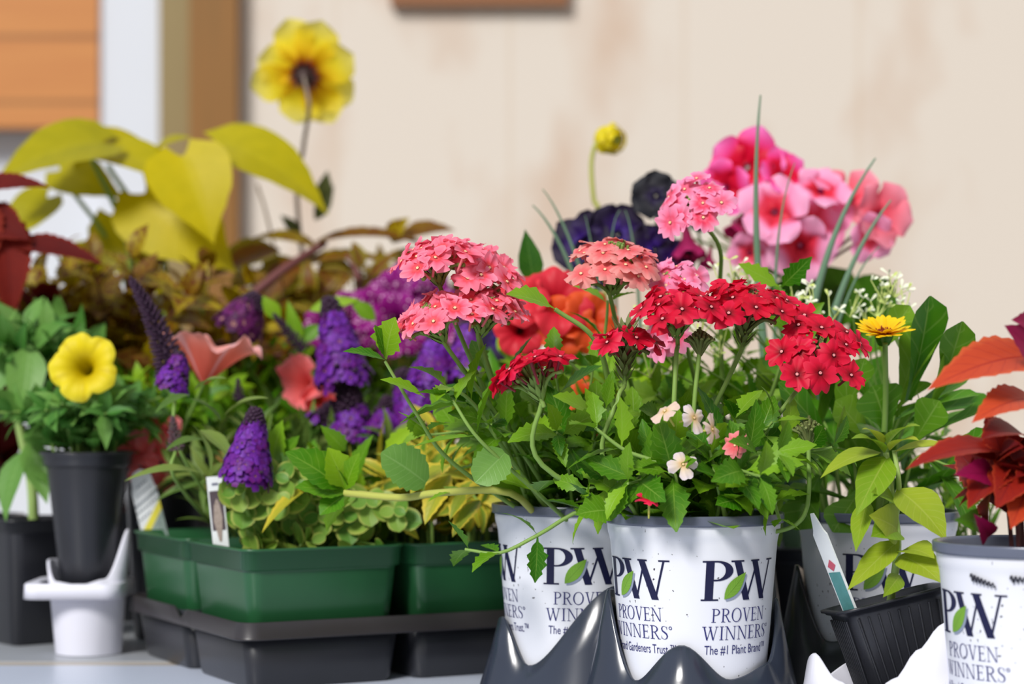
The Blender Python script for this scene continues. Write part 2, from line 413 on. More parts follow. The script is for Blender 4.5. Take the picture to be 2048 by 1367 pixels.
def sans(txt, x0, x1, z0, size):
    cu = bpy.data.curves.new('t', 'FONT'); cu.body = txt; cu.size = size; cu.resolution_u = 3
    o = bpy.data.objects.new('t', cu); COL.objects.link(o)
    bpy.context.view_layer.update()
    ev = o.evaluated_get(bpy.context.evaluated_depsgraph_get()); me = ev.to_mesh()
    vs = [(v.co.x, v.co.y) for v in me.vertices]; fs = [tuple(p.vertices) for p in me.polygons]
    ev.to_mesh_clear(); bpy.data.objects.remove(o); bpy.data.curves.remove(cu)
    a = min(v[0] for v in vs); b = max(v[0] for v in vs)
    return [(x0 + (v[0] - a) / (b - a) * (x1 - x0), z0 + v[1]) for v in vs], fs
TEXTS = {}
def logo(pot, c, zb, ang, tagline, tw):
    """print on a tapered pot; x runs round the pot, z is measured down from the rim"""
    ztop = zb + .113
    def bend(p, e):
        z = ztop + p[1]; r = pot_r(z - zb) + e; a = ang + p[0] / pot_r(z - zb)
        return V((c[0] + r * math.sin(a), c[1] - r * math.cos(a), z))
    def lay(mb, strips, e, m=0):
        for st in strips: mb.grid([[bend(p, e), bend(q, e)] for p, q in st], m)
    mb = MB()
    lay(mb, word('P', -.0285, -.0055, -.0505, -.0265, .17, .04), .0003)
    lay(mb, word('W', -.0095, .0290, -.0505, -.0265, .16, .045), .0003)
    mb.build('monogram', NAVY, pot, smooth=False)
    mb = MB()
    lay(mb, word('PROVEN', -.0205, .0205, -.0635, -.0553, .11, .045), .0003)
    lay(mb, word('WINNERSo', -.0255, .0265, -.0742, -.0660, .11, .045), .0003)
    key = (tagline, tw)
    if key not in TEXTS: TEXTS[key] = sans(tagline, -tw, tw, -.0828, .0078)
    vs, fs = TEXTS[key]
    b = len(mb.v)
    for p in vs: mb.v.append(bend(p, .0003)); mb.uv.append((0, 0)); mb.t.append(0)
    for f in fs: mb.f.append(tuple(k + b for k in f)); mb.m.append(0)
    mb.build('printed_words', NAVY2, pot, smooth=False)
    mb = MB(); rows, uvs = [], []; x0, z0, x1, z1 = -.0130, -.0497, .0010, -.0338
    L = math.hypot(x1 - x0, z1 - z0); dx, dz = (x1 - x0) / L, (z1 - z0) / L
    for e, m, sh in ((.00035, 1, .0012), (.00055, 0, 0)):
        rows, uvs = [], []
        for i in range(9):
            t = i / 8; hw = math.sin(pi * t ** .85) * .0042
            rows.append([bend((x0 + dx * L * t - dz * hw * u + sh, z0 + dz * L * t + dx * hw * u - sh * 1.1), e) for u in (-1, -.5, 0, .5, 1)])
            uvs.append([(.5 - .5 * u, t) for u in (-1, -.5, 0, .5, 1)])
        mb.grid(rows, m, .3, uvs)
    mb.build('leaf_emblem', [GREENP, SHADE], pot)
def printed_pot(root, c, zb, logos, R, scrawl=False):
    mb = MB(); H = .113
    rr = [(1e-5, 0), (.040, 0), (.0432, .0015), (.0437, .004)] + [(pot_r(z), z) for z in (.02, .05, .08, .095)] + [(.0523, .099), (.0529, .1005), (.0533, .103), (.0535, .1055), (.0536, .1064)]
    mb.lathe([(r, z + zb) for r, z in rr], V((c[0], c[1], 0)), 64)
    p = mb.build('pot', PAPER, root)
    mb = MB(); mb.lathe([(r, z + zb) for r, z in ((.0536, .1064), (.0537, .1067), (.0546, .1068), (.0556, .1071), (.0557, .1080), (.0558, .1118), (.0557, .1126), (.0554, H), (.0532, H), (.0524, .111), (.0516, .104), (.0502, .092))], V((c[0], c[1], 0)), 64)
    mb.build('rim', RIMG, p)
    for ang, tl, tw in logos: logo(p, c, zb, math.radians(ang), tl, tw)
    if scrawl:
        mb = MB()
        for k, (xa, xb, n) in enumerate(((-.0235, -.008, 7), (.0, .009, 4), (.011, .0205, 3))):
            pts = []
            for i in range(n * 6 + 1):
                t = i / (n * 6); a = math.radians(-27) + (xa + (xb - xa) * t) / .052
                z = zb + .113 - .0175 - .004 * t * (k == 0) + .0022 * math.sin(t * n * 2 * pi) * (1 - .5 * t)
                pts.append(V((c[0] + .0529 * math.sin(a), c[1] - .0529 * math.cos(a), z)))
            mb.tube(pts, .00055, .0004, 5)
        mb.build('handwriting', plain('dark marker ink', (34, 34, 48), .5), p)
    mb = MB(); soil_disc(mb, c, .0505, zb + .098, R); mb.build('soil', SOIL, root)
    return p
def round_pot(root, c, zb, r0, r1, H, m, R, rim=.003):
    mb = MB(); mb.lathe([(r, z + zb) for r, z in ((1e-5, 0), (r0 - .002, 0), (r0, .002), (r1 - .003, H - .014), (r1 - .0028, H - .012), (r1 - .0005, H - .0115), (r1, H - .01), (r1 + rim * .4, H - .004), (r1 + rim, H - .002), (r1 + rim * .8, H), (r1 - .002, H), (r1 - .0045, H - .012), (r1 - .0068, H - .025))], V((c[0], c[1], 0)), 48)
    p = mb.build('pot', m, root)
    mb = MB(); soil_disc(mb, c, r1 - .0042, zb + H - .012, R); mb.build('soil', SOIL, root)
    return p
def rring(h, rad, z, n=6):
    out = []
    for k, (sx, sy) in enumerate(((1, -1), (1, 1), (-1, 1), (-1, -1))):
        cx, cy = sx * (h - rad), sy * (h - rad)
        for i in range(n + 1):
            a = -pi / 2 + k * pi / 2 + i / n * pi / 2
            out.append(V((cx + rad * math.cos(a), cy + rad * math.sin(a), z)))
    return out
def square_pot(root, M, h0, h1, H, m, R, name='pot', soilz=.012, band=.012, ribs=False):
    ow = lambda z: h0 + (h1 - .0035 - h0) * (z - .003) / (H - band - .005)
    lv = [(h0 - .003, .006, 0), (h0, .008, .003), (h1 - .0035, .011, H - band - .002), (h1 - .003, .011, H - band), (h1 - .0008, .012, H - band + .0006), (h1, .012, H - .002), (h1 + .0018, .013, H - .0016), (h1 + .0018, .013, H), (h1 - .0014, .011, H), (h1 - .0046, .010, H - band - .002), (ow(H - .03) - .0012, .010, H - .03)]
    rows = [[M @ p for p in rring(*q)] for q in lv]
    mb = MB(); mb.grid(rows, wrap=True); mb.fan([p for p in rows[0]][::-1], M @ V((0, 0, 0)))
    if ribs:
        for k in range(9):
            for sgn in (0, 1, 2, 3):
                x = -h1 * .72 + k * h1 * .18; q = Matrix.Rotation(sgn * pi / 2, 4, 'Z')
                mb.tube([M @ q @ V((x * h0 / h1, -h0 - .0002, .004)), M @ q @ V((x, -h1 + .0034, H - band - .003))], .0008, .0008, 5)
    p = mb.build(name, m, root)
    mb = MB(); q = min(h1 - .0052, ow(H - soilz) - .0014)
    mb.grid([[M @ V((p.x * s, p.y * s, H - soilz + (R.random() - .5) * .003)) for p in rring(q, .0095, 0)] for s in (1, .8, .6, .4, .2, .01)], wrap=True)
    mb.build('soil', SOIL, root)
    return p
def cyc(keys, a):
    """periodic smooth interpolation of (angle deg, value)"""
    a = (a + 180) % 360 - 180; K = sorted(keys); K = [(K[-1][0] - 360, K[-1][1])] + K + [(K[0][0] + 360, K[0][1])]
    for (p, x), (q, y) in zip(K, K[1:]):
        if p <= a <= q:
            t = (a - p) / (q - p); t = t * t * (3 - 2 * t); return x + (y - x) * t
def scallop(mb, c, zb, r0, r1, keys, flare, n=96, H=.113, flarekeys=None):
    """cup that holds a round pot: floor, inner wall, wavy top edge, skirt sloping outwards to the table"""
    def rad(z): return r0 + (r1 - r0) * max(0, z - zb) / H
    rows = [[], [], [], [], [], [], [], []]
    for j in range(n):
        a = 360 * j / n - 180; t = math.radians(a); zt = cyc(keys, a); fl = cyc(flarekeys, a) if flarekeys else flare
        q = lambda r, z: V((c[0] + r * math.sin(t), c[1] - r * math.cos(t), z))
        rows[0].append(q(1e-4, zb - -.0006)); rows[1].append(q(rad(zb), zb - .001)); rows[2].append(q(rad(zt * .5 + zb * .5), zt * .5 + zb * .5)); rows[3].append(q(rad(zt) + .0002, zt))
        rows[4].append(q(rad(zt) + .0012, zt + .0008)); rows[5].append(q(rad(zt) + .0026, zt))
        rows[6].append(q(rad(zt) + .003 + fl * .35, zt * .62)); rows[7].append(q(rad(zt) + .004 + fl, .0005))
    mb.grid(rows, wrap=True)
# ------------------------------------------------------------------ plant builders
def rv(R, s=1.): return V((R.uniform(-s, s), R.uniform(-s, s), R.uniform(-s, s)))
G_VERB = leafmat('verbena leaf', (54, 116, 10), (136, 182, 34), (160, 196, 84), vamt=.5)
G_STEM = plain('green stem', (134, 166, 82), .5, .3, noise=.4, nscale=60, dark=(98, 138, 54))
G_FRESH = leafmat('fresh green leaf', (66, 128, 12), (150, 190, 34), (170, 202, 80), vamt=.4)
G_DARK = leafmat('deep green leaf', (40, 92, 16), (92, 144, 30), (116, 156, 74), vamt=.4)
G_BLUE = leafmat('bluish green leaf', (66, 126, 46), (124, 170, 82), (160, 196, 124), vamt=.4)
G_LIME = leafmat('lime leaf', (128, 168, 34), (186, 196, 56), (206, 212, 112), vamt=.35, tr=.35)
G_CHART = leafmat('chartreuse leaf', (166, 160, 0), (214, 196, 0), (222, 210, 40), vamt=.25, tr=.4, vn=6)
G_CAL = leafmat('broad smooth leaf', (66, 126, 20), (126, 168, 46), (160, 190, 100), vamt=.45, vn=5, rough=.36)
G_JENNY = leafmat('pale round leaf', (88, 140, 46), (150, 178, 74), (160, 190, 100), edge=(170, 180, 86), vamt=.3, edgepos=.72)
G_GOLD = leafmat('golden variegated leaf', (104, 148, 44), (196, 186, 54), (112, 146, 54), edge=(218, 196, 62), vamt=.5, edgepos=.5)
G_BUD = leafmat('narrow olive green leaf', (74, 112, 42), (130, 150, 70), (156, 168, 104), vamt=.4)
C_RED = leafmat('burgundy leaf', (70, 4, 6), (124, 22, 6), (74, 4, 12), edge=(128, 32, 8), vamt=.4, edgepos=.75, tr=.25, rough=.75)
C_BRICK = leafmat('brick red leaf', (104, 14, 18), (158, 36, 22), (90, 8, 34), edge=(186, 66, 36), vamt=.5, edgepos=.8, tr=.25, rough=.5)
C_CORAL = leafmat('coral red leaf', (196, 66, 34), (216, 88, 52), (150, 24, 40), edge=(216, 96, 52), vamt=.6, edgepos=.75, tr=.25)
C_RUST = leafmat('rust and olive leaf', (124, 60, 22), (140, 122, 22), (92, 22, 26), edge=(148, 136, 26), vamt=.5, mottled=(112, 88, 16))
C_OLIVE = leafmat('speckled olive leaf', (116, 78, 6), (172, 152, 12), (110, 30, 12), vamt=.4, mottled=(104, 44, 10))
C_MAG = leafmat('magenta leaf', (132, 12, 66), (170, 24, 84), (96, 6, 50), vamt=.4)
ST_RED = plain('purple brown stem', (112, 66, 66), .5, .3)
ST_YEL = plain('yellow green stem', (176, 180, 86), .5, .3)
ST_BROWN = plain('thin brown stem', (122, 104, 84), .6, .2)

P_PINK = petalmat('pink verbena petal', [(0, (244, 110, 110)), (.25, (242, 70, 84)), (.5, (252, 112, 142)), (1, (255, 164, 190))], c2=(255, 134, 158))
P_SALM = petalmat('faded salmon verbena petal', [(0, (240, 104, 104)), (.3, (242, 96, 104)), (1, (252, 150, 156))], c2=(236, 172, 160))
P_ROSE = petalmat('bright pink verbena petal', [(0, (246, 120, 150)), (.3, (240, 60, 96)), (.5, (246, 96, 134)), (1, (255, 172, 206))], c2=(255, 164, 204))
P_RED = petalmat('crimson verbena petal', [(0, (120, 6, 24)), (.2, (168, 8, 34)), (.5, (226, 18, 60)), (1, (242, 46, 90))], c2=(216, 14, 48))
P_PALE = petalmat('pale faded petal', [(0, (240, 196, 130)), (.4, (242, 222, 200)), (1, (238, 226, 236))], c2=(244, 206, 180))
EYE_Y = plain('cream flower eye', (250, 206, 160), .5)
EYE_D = plain('pale eye', (232, 150, 150), .5)
TUBE_P = plain('pink flower tube', (222, 120, 130), .5)
TUBE_R = plain('dark red flower tube', (124, 20, 40), .5)
CALYX = plain('hairy green calyx', (132, 166, 82), .6, .2, noise=.5, nscale=200, dark=(100, 112, 62))
CALYX_D = plain('dusky calyx', (122, 142, 78), .6, .2, noise=.7, nscale=200, dark=(96, 76, 62))

def floret_mesh(name, mats, R, notch=.24, petals=5, wide=.46):
    mb = MB()
    for k in range(petals):
        a = 2 * pi * k / petals + R.uniform(-.12, .12); bend = R.uniform(-.1, .42); tw = R.uniform(-.4, .4); s = R.uniform(.9, 1.06)
        Q = Matrix.Rotation(a, 4, 'Z'); rows, uvs = [], []
        for i in range(6):
            t = i / 5; r_, q_ = [], []
            for j in range(9):
                u = -1 + j / 4; au = abs(u)
                tip = (1 - notch) + notch * math.sin(pi * min(1, au * 1.12)) ** .8 - .30 * au ** 5
                y = .09 + (tip - .09) * t; x = u * (.09 + wide * (t ** .75)) * s
                z = .10 * t - bend * t * t + .10 * math.cos(u * 2.5) * t * .6 + tw * x * t * .6 + .06 * math.sin(u * 7 + k * 2) * t * t
                r_.append(Q @ V((x, y * s, z))); q_.append((j / 8, t))
            rows.append(r_); uvs.append(q_)
        mb.grid(rows, 0, R.random(), uvs)
    ring = lambda r, z, n=8: [V((r * math.cos(2 * pi * j / n), r * math.sin(2 * pi * j / n), z)) for j in range(n)]
    mb.grid([ring(.085, .035), ring(.07, .075), ring(.03, .05)], 1, wrap=True); mb.fan(ring(.03, .05), V((0, 0, .0)), 1)
    mb.grid([ring(.07, -1.15), ring(.075, -.5), ring(.10, -.05), ring(.13, .04)], 2, wrap=True)
    o = mb.build(name, mats, None); me = o.data; bpy.data.objects.remove(o)
    return me
_fr = random.Random(5)
FL = {
 'pink': [floret_mesh('floret', [P_PINK, EYE_Y, TUBE_P], _fr, .3) for _ in range(3)],
 'salmon': [floret_mesh('floret', [P_SALM, EYE_Y, TUBE_P], _fr) for _ in range(3)],
 'rose': [floret_mesh('floret', [P_ROSE, EYE_Y, TUBE_P], _fr, .2) for _ in range(3)],
 'red': [floret_mesh('floret', [P_RED, EYE_D, TUBE_R], _fr, .22) for _ in range(3)],
 'pale': [floret_mesh('floret', [P_PALE, EYE_Y, ST_YEL], _fr, .05, 4, .36) for _ in range(2)],
}
def inst(name, me, parent, M):
    o = bpy.data.objects.new(name, me); COL.objects.link(o); o.parent = parent
    o.matrix_basis = Matrix.Translation(-world_of(parent)) @ M
    return o
def zframe(axis, p, s=1., spin=0.):
    z = V(axis).normalized(); x = z.cross(V((.13, .95, .2)))
    x.normalize(); y = z.cross(x)
    M = Matrix((x, y, z)).transposed().to_4x4() @ Matrix.Rotation(spin, 4, 'Z') @ Matrix.Scale(s, 4); M.translation = p
    return M
def verbena_head(root, p, axis, Rh, n, colr, R, fl=.0112, qmin=.3, cone=None, dome=.28, dark=False):
    M = zframe(axis, p); ax = V(axis).normalized()
    mb = MB(); neck = V((0, 0, -Rh * .48 - .004)); cal = CALYX_D if dark else CALYX
    pos = []
    for i in range(n):
        q = max(qmin, math.sqrt((i + .7) / n)) * R.uniform(.93, 1.07); a = i * 2.39996 + R.uniform(-.2, .2)
        pos.append((q, a, V((q * Rh * math.cos(a), q * Rh * math.sin(a), dome * Rh * (1 - q * q)))))
    for q, a, c in pos:
        mb.tube([M @ p_ for p_ in path([neck + V((c.x * .12, c.y * .12, 0)), V((c.x * .5, c.y * .5, c.z - Rh * .34)), c - V((c.x * .12, c.y * .12, fl * .75))], 6)], .0011, .0015, 5)
    for i in range(16):
        a = i * 2.4; q = R.uniform(0, qmin * .8); c = V((q * Rh * math.cos(a), q * Rh * math.sin(a), dome * Rh * 1.05))
        mb.tube([M @ (neck * .45 + c * .4), M @ (c - V((0, 0, .004))), M @ c], .0012, .0009, 5)
    cl = cone or .012
    nb = int(20 + cl * 900)
    for i in range(nb):
        t = i / nb; a = i * 2.4; rr = .0026 + .0042 * t
        b = neck + V((rr * .6 * math.cos(a), rr * .6 * math.sin(a), -.4 * cl + cl * t)); d = V((math.cos(a), math.sin(a), 1.7))
        leafgeo(mb, frame(M.to_3x3() @ d, M.to_3x3() @ V((0, 0, 1)), M @ b), .0105, .0034, 'lance', 4, 2, droop=-.4, R=R)
    h = mb.build('flower_head', cal, root)
    for q, a, c in pos:
        nrm = V((math.cos(a) * q * .75, math.sin(a) * q * .55, 1)) + rv(R, .28)
        inst('floret', R.choice(FL[colr]), h, M @ zframe(nrm, c, fl * R.uniform(.92, 1.1), R.random() * 6))
    return h, M @ neck - ax * cl * .35
def flower_stem(root, pts, r0=.0014, r1=.0012, m=None, name='flower_stem', n=30):
    mb = MB(); mb.tube(path(pts, n), r0, r1, 7); return mb.build(name, m or G_STEM, root)

def bush(root, c, z0, n, Rout, H, leaf, m, sm, R, base=.03, t0=.2, nodes=6, size=.03, asp=.5, arch=.25, pairs=True, bias=(0, 0), grow=1.0, leafname='foliage', stemr=.0012, hmin=.55, flat=.45, parts=0, stem_name='stem'):
    """shoots that rise from the soil and spread; leaves in crossed pairs"""
    ms, ml = MB(), MB(); cnt = 0
    for i in range(n):
        a = i * 2.39996 + R.uniform(-.4, .4); s = math.sqrt((i + .5) / n) * R.uniform(.8, 1.1)
        b = V((c[0] + base * s * math.cos(a), c[1] + base * s * math.sin(a), z0))
        hz = H * R.uniform(hmin, 1) * (1 - flat * s * s)
        tip = V((c[0] + bias[0] + Rout * s * math.cos(a), c[1] + bias[1] + Rout * s * math.sin(a), z0 + hz))
        mid = b.lerp(tip, .5) + V((0, 0, arch * H * s)) - V((math.cos(a), math.sin(a), 0)) * Rout * s * .12
        P = path([b, mid, tip], 14); ms.tube(P, stemr * 1.2, stemr * .7, 5, tone=R.random())
        sp = R.random() * 6
        for k in range(nodes):
            t = t0 + (1 - t0) * (k + R.uniform(-.2, .2)) / max(1, nodes - 1); t = min(1, max(.05, t)); f = t * (len(P) - 1); q = min(len(P) - 2, int(f))
            p = P[q].lerp(P[q + 1], f - q); d = (P[q + 1] - P[q]).normalized()
            last = k == nodes - 1
            for e in range((3 if last else 2) if pairs else 1):
                an = sp + k * (pi / 2 if pairs else 2.4) + e * (pi if pairs else 0)
                x = d.orthogonal().normalized(); x = Matrix.Rotation(an, 3, d) @ x
                dr = x * R.uniform(.8, 1.1) + d * R.uniform(.35, .8) + V((0, 0, R.uniform(-.15, .25)))
                L = size * R.uniform(.75, 1.15) * (1 - (.45 if last else .25 * t) * grow)
                tgt = ml
                if parts and cnt < parts: tgt = MB()
                leafgeo(tgt, frame(dr, d + V((0, 0, .6)) + rv(R, .2), p + dr.normalized() * .001), L, L * asp * R.uniform(.85, 1.15), m and leaf.get('sh', 'ovate'), nu=leaf.get('nu', 7), nv=leaf.get('nv', 4), teeth=leaf.get('teeth', 0), td=leaf.get('td', .25),
                        fold=R.uniform(.1, leaf.get('fold', .4)), droop=R.uniform(leaf.get('d0', .1), leaf.get('d1', .9)), wav=leaf.get('wav', 0), lob=leaf.get('lob', 0), R=R)
                if tgt is not ml: tgt.build('leaf', m, root)
                cnt += 1
    ms.build(stem_name, sm, root)
    if ml.v: 
        o = ml.build(leafname, m, root)
        if parts: o['kind'] = 'stuff'
def leafpart(root, a, b, W, m, up=(0, -.4, 1), name='leaf', **kw):
    mb = MB(); pleaf(mb, a, b, W, up, **kw); return mb.build(name, m, root)
def twig(root, base, P, leaves, m, sm, R, sh='cut', teeth=5, size=.035, asp=.5, r0=.0016, r1=.001, td=.3, leafname='foliage', stem_name='stem', up=(0, -.2, 1), droop=(.1, .8)):
    """one shoot along the points P with leaf pairs at the given fractions"""
    pts = path(P, 18); mb = MB(); mb.tube(pts, r0, r1, 7); mb.build(stem_name, sm, root); ml = MB()
    for k, (t, s) in enumerate(leaves):
        f = t * (len(pts) - 1); q = min(len(pts) - 2, int(f)); p = pts[q].lerp(pts[q + 1], f - q); d = (pts[q + 1] - pts[q]).normalized()
        for e in (0, 1):
            x = Matrix.Rotation(k * 1.4 + e * pi + R.uniform(-.3, .3), 3, d) @ d.cross(V(up)).normalized()
            dr = x + d * R.uniform(.4, .9); L = size * s * R.uniform(.85, 1.15)
            leafgeo(ml, frame(dr, V(up) + rv(R, .3), p), L, L * asp, sh, teeth=teeth, td=td, fold=R.uniform(.1, .4), droop=R.uniform(*droop), R=R)
    ml.build(leafname, m, root)

def petunia(root, p, axis, r, m, R, throat=1.1, ruffle=.10, lobes=5, name='flower', open_=1., calyx=True, squash=1., bell=False):
    mb = MB(); M = zframe(axis, p, r, R.random() * 6); n = 60; ph = R.random() * 6
    rows, uvs = [], []
    prf = [(0, .07, -throat), (.1, .10, -throat * .8), (.22, .15, -throat * .5), (.34, .23, -throat * .22), (.45, .38, -.06), (.58, .58, .02), (.72, .78, .05), (.86, .93, .03), (1, 1.02, -.06)]
    if bell: prf = [(0, .07, -throat), (.1, .16, -throat * .9), (.22, .32, -throat * .72), (.34, .48, -throat * .54), (.45, .62, -throat * .4), (.58, .78, -throat * .26), (.72, .92, -throat * .16), (.86, 1.04, -throat * .12), (1, 1.12, -throat * .16)]
    for s, rr, z in prf:
        a_, q_ = [], []
        for j in range(n):
            a = 2 * pi * j / n; lb = 1 - .17 * s * s * (1 - abs(math.cos(lobes * a / 2)) ** .7)
            k = s ** 3
            zz = z + (1 - open_) * s * s * .9 + ruffle * k * (math.sin(lobes * a + ph) * .7 + math.sin(13 * a + ph * 2) * .45 + math.sin(7 * a) * .4) - .08 * k * math.cos(lobes * a)
            rad = rr * lb * (1 - (1 - open_) * s * .45)
            a_.append(M @ V((rad * math.cos(a) * squash, rad * math.sin(a), zz))); q_.append((j / n, s))
        rows.append(a_); uvs.append(q_)
    mb.grid(rows, 0, R.random(), uvs, wrap=True)
    mb.fan(rows[0][::-1], M @ V((0, 0, -throat * 1.02)))
    for k in range(len(mb.uv) - n - 1, len(mb.uv)): mb.uv[k] = (0, 0)
    o = mb.build(name, m, root)
    if calyx:
        mc = MB()
        for k in range(5):
            a = k * 2 * pi / 5; d = V((math.cos(a) * .5, math.sin(a) * .5, 1))
            leafgeo(mc, frame(M.to_3x3() @ d, M.to_3x3() @ V((math.cos(a), math.sin(a), 0)), M @ V((.04 * math.cos(a), .04 * math.sin(a), -throat))), r * .5, r * .12, 'lance', 5, 2, droop=-.3, R=R)
        mc.build('calyx', G_FRESH, o)
    return o, M @ V((0, 0, -throat))
def petalflower(root, p, axis, r, n, W, m, R, sh='petal', cup=.3, layers=1, name='flower', centre=None, cr=.12, droop=.3, wav=.04, jit=.1, nu=8, spread0=0.):
    """flower of n separate petals round a centre; cup > 0 lifts the petals towards the axis"""
    M = zframe(axis, p, 1., R.random() * 6); Rm = M.to_3x3(); mb = MB()
    for ly in range(layers):
        for k in range(n):
            a = 2 * pi * (k + .5 * ly) / n + R.uniform(-jit, jit); cu = cup + .28 * ly + R.uniform(-.1, .1)
            d = V((math.cos(a) * math.cos(cu), math.sin(a) * math.cos(cu), math.sin(cu)))
            upv = V((-math.cos(a) * math.sin(cu), -math.sin(a) * math.sin(cu), math.cos(cu)))
            L = r * (1 - .18 * ly) * R.uniform(.9, 1.06)
            b = V((math.cos(a), math.sin(a), 0)) * r * .05
            leafgeo(mb, frame(Rm @ d, Rm @ upv, p + Rm @ b), L, W * R.uniform(.9, 1.1), sh, nu, 6, fold=-.12, droop=droop, wav=wav, R=R)
    o = mb.build(name, m, root)
    if centre:
        mc = MB()
        for k in range(40):
            q = math.sqrt((k + .5) / 40) * cr * r; a = k * 2.4; c = V((q * math.cos(a), q * math.sin(a), .03 * r))
            mc.tube([p + Rm @ c, p + Rm @ (c * 1.1 + V((0, 0, cr * r * R.uniform(.4, .8))))], cr * r * .12, cr * r * .1, 4)
        mc.build('flower_centre', centre, o)
    return o
B_PUR = petalmat('violet butterfly-bush floret', [(0, (236, 150, 60)), (.14, (84, 24, 128)), (1, (132, 58, 192))], c2=(104, 20, 112), rnd=False, tr=.2)
B_DARK = plain('dusky purple bud', (74, 52, 72), .6, .2, noise=.8, nscale=300, dark=(44, 28, 48))
B_GREY = plain('brown grey bud', (112, 92, 92), .7, .2, noise=.8, nscale=300, dark=(70, 48, 70))
def spike(root, a, b, r, R, bud=.3, n=150, mp=None, mbud=None, rag=0., name='flower_spike'):
    """butterfly-bush panicle: a cone of tiny four-petalled florets, closed buds towards the tip"""
    a, b = V(a), V(b); d = b - a; L = d.length; M = frame(d, (0, -1, .2), a); mb = MB()
    mb.tube([M @ V((math.sin(t * 3) * .06 * L * rag, L * t, 0)) for t in [k / 8 for k in range(9)]], r * .35, r * .08, 6, 1)
    for i in range(n):
        t = (i + .5) / n; an = i * 2.39996; rr = r * (1 - t) ** .75 * R.uniform(.75, 1.1) + r * .12
        if t < .06: rr *= .8
        c = V((math.sin(t * 3) * .06 * L * rag + rr * math.cos(an), L * t * .97, rr * math.sin(an)))
        o_ = V((math.cos(an), .45, math.sin(an))); p = M @ c; dr = M.to_3x3() @ o_
        base = M @ V((math.sin(t * 3) * .06 * L * rag, L * t * .9, 0))
        if t > 1 - bud or R.random() < rag * .5:
            mb.tube([base.lerp(p, .5), p, p + dr.normalized() * r * .12], r * .13, r * .06, 4, 1, R.random())
        else:
            mb.tube([base.lerp(p, .3), p], r * .06, r * .07, 4, 1, R.random(), cap=False)
            fm = zframe(dr, p, r * R.uniform(.22, .42), R.random() * 6); tn = R.random()
            for k in range(4):
                q = k * pi / 2; Q = Matrix.Rotation(q, 4, 'Z')
                rows = [[fm @ Q @ V((u * w_, y, z_)) for u in (-1, 0, 1)] for y, w_, z_ in ((.08, .12, 0), (.55, .48, .1), (1, .36, -.05))]
                mb.grid(rows, 0, tn, [[(.5, v) for _ in range(3)] for v in (.05, .5, 1)])
    return mb.build(name, [mp or B_PUR, mbud or B_DARK], root)
# ------------------------------------------------------------------ trays and packs
R = random.Random(11)
C1, C2, C3, C4, C6 = V((.042, 1.41, 0)), V((.1124, 1.30, 0)), V((.247, 1.42, 0)), V((.2928, 1.18, 0)), V((.134, 1.51, 0))
ZB = .018
mb = MB()
scallop(mb, C1, ZB, .0455, .056, [(-100, .05), (-72, .056), (-41, .026), (30, .079), (75, .06), (130, .05), (180, .075)], .014)
scallop(mb, C2, ZB, .0455, .056, [(-95, .082), (-52, .030), (-13, .0535), (22, .0325), (62, .040), (100, .077), (140, .045), (180, .07)], .016)
scallop(mb, C6, ZB, .0455, .056, [(-90, .05), (0, .03), (60, .05), (95, .085), (180, .05)], .012)
tag(mb.build('pot_tray', TRAYGREY), 'slate grey carry tray with wavy edges round the white printed pots in the middle', 'tray')
mb = MB(); scallop(mb, C3, .013, .0455, .056, [(-95, .088), (-50, .04), (0, .05), (50, .04), (95, .088), (180, .06)], .018)
tag(mb.build('pot_tray', plain('black tray plastic', (36, 37, 42), .25, .6, noise=.3, nscale=40)), 'black wavy-edged tray holding the calendula pot, between the grey tray and the ribbed pot', 'tray')
C5 = V((.2316, 1.275, 0))
mb = MB()
scallop(mb, C4, .008, .0455, .056, [(-75, .03), (0, .018), (60, .03), (180, .05)], .012)
scallop(mb, C5, .003, .049, .0545, [(-112, .02), (-72, .048), (-48, .034), (-28, .024), (-10, .037), (5, .054), (20, .068), (32, .080), (62, .06), (110, .05), (180, .04)], .006)
tag(mb.build('pot_tray', TRAYWHITE), 'white wavy-edged tray in the lower right corner, under the ribbed black pot', 'tray')
# small white tray at the left
CL2 = V((-.3355, 1.66, 0))
t = thing('pot_tray', 'white single-cup tray holding the tall black pot of the yellow petunia', 'tray', CL2)
mb = MB(); scallop(mb, CL2, .018, .024, .034, [(-90, .074), (-45, .058), (0, .056), (38, .06), (85, .098), (130, .06), (180, .07)], -.008); mb.build('cup', TRAYWHITE, t)
mb = MB(); rows = [[p + CL2 - V((.006, 0, 0)) for p in rring(h, r, z)] for h, r, z in ((.031, .029, .057), (.0366, .012, .058), (.0378, .013, .057), (.0384, .013, .046), (.037, .012, .046), (.031, .029, .055))]
mb.grid(rows, wrap=True); mb.build('flange', TRAYWHITE, t)

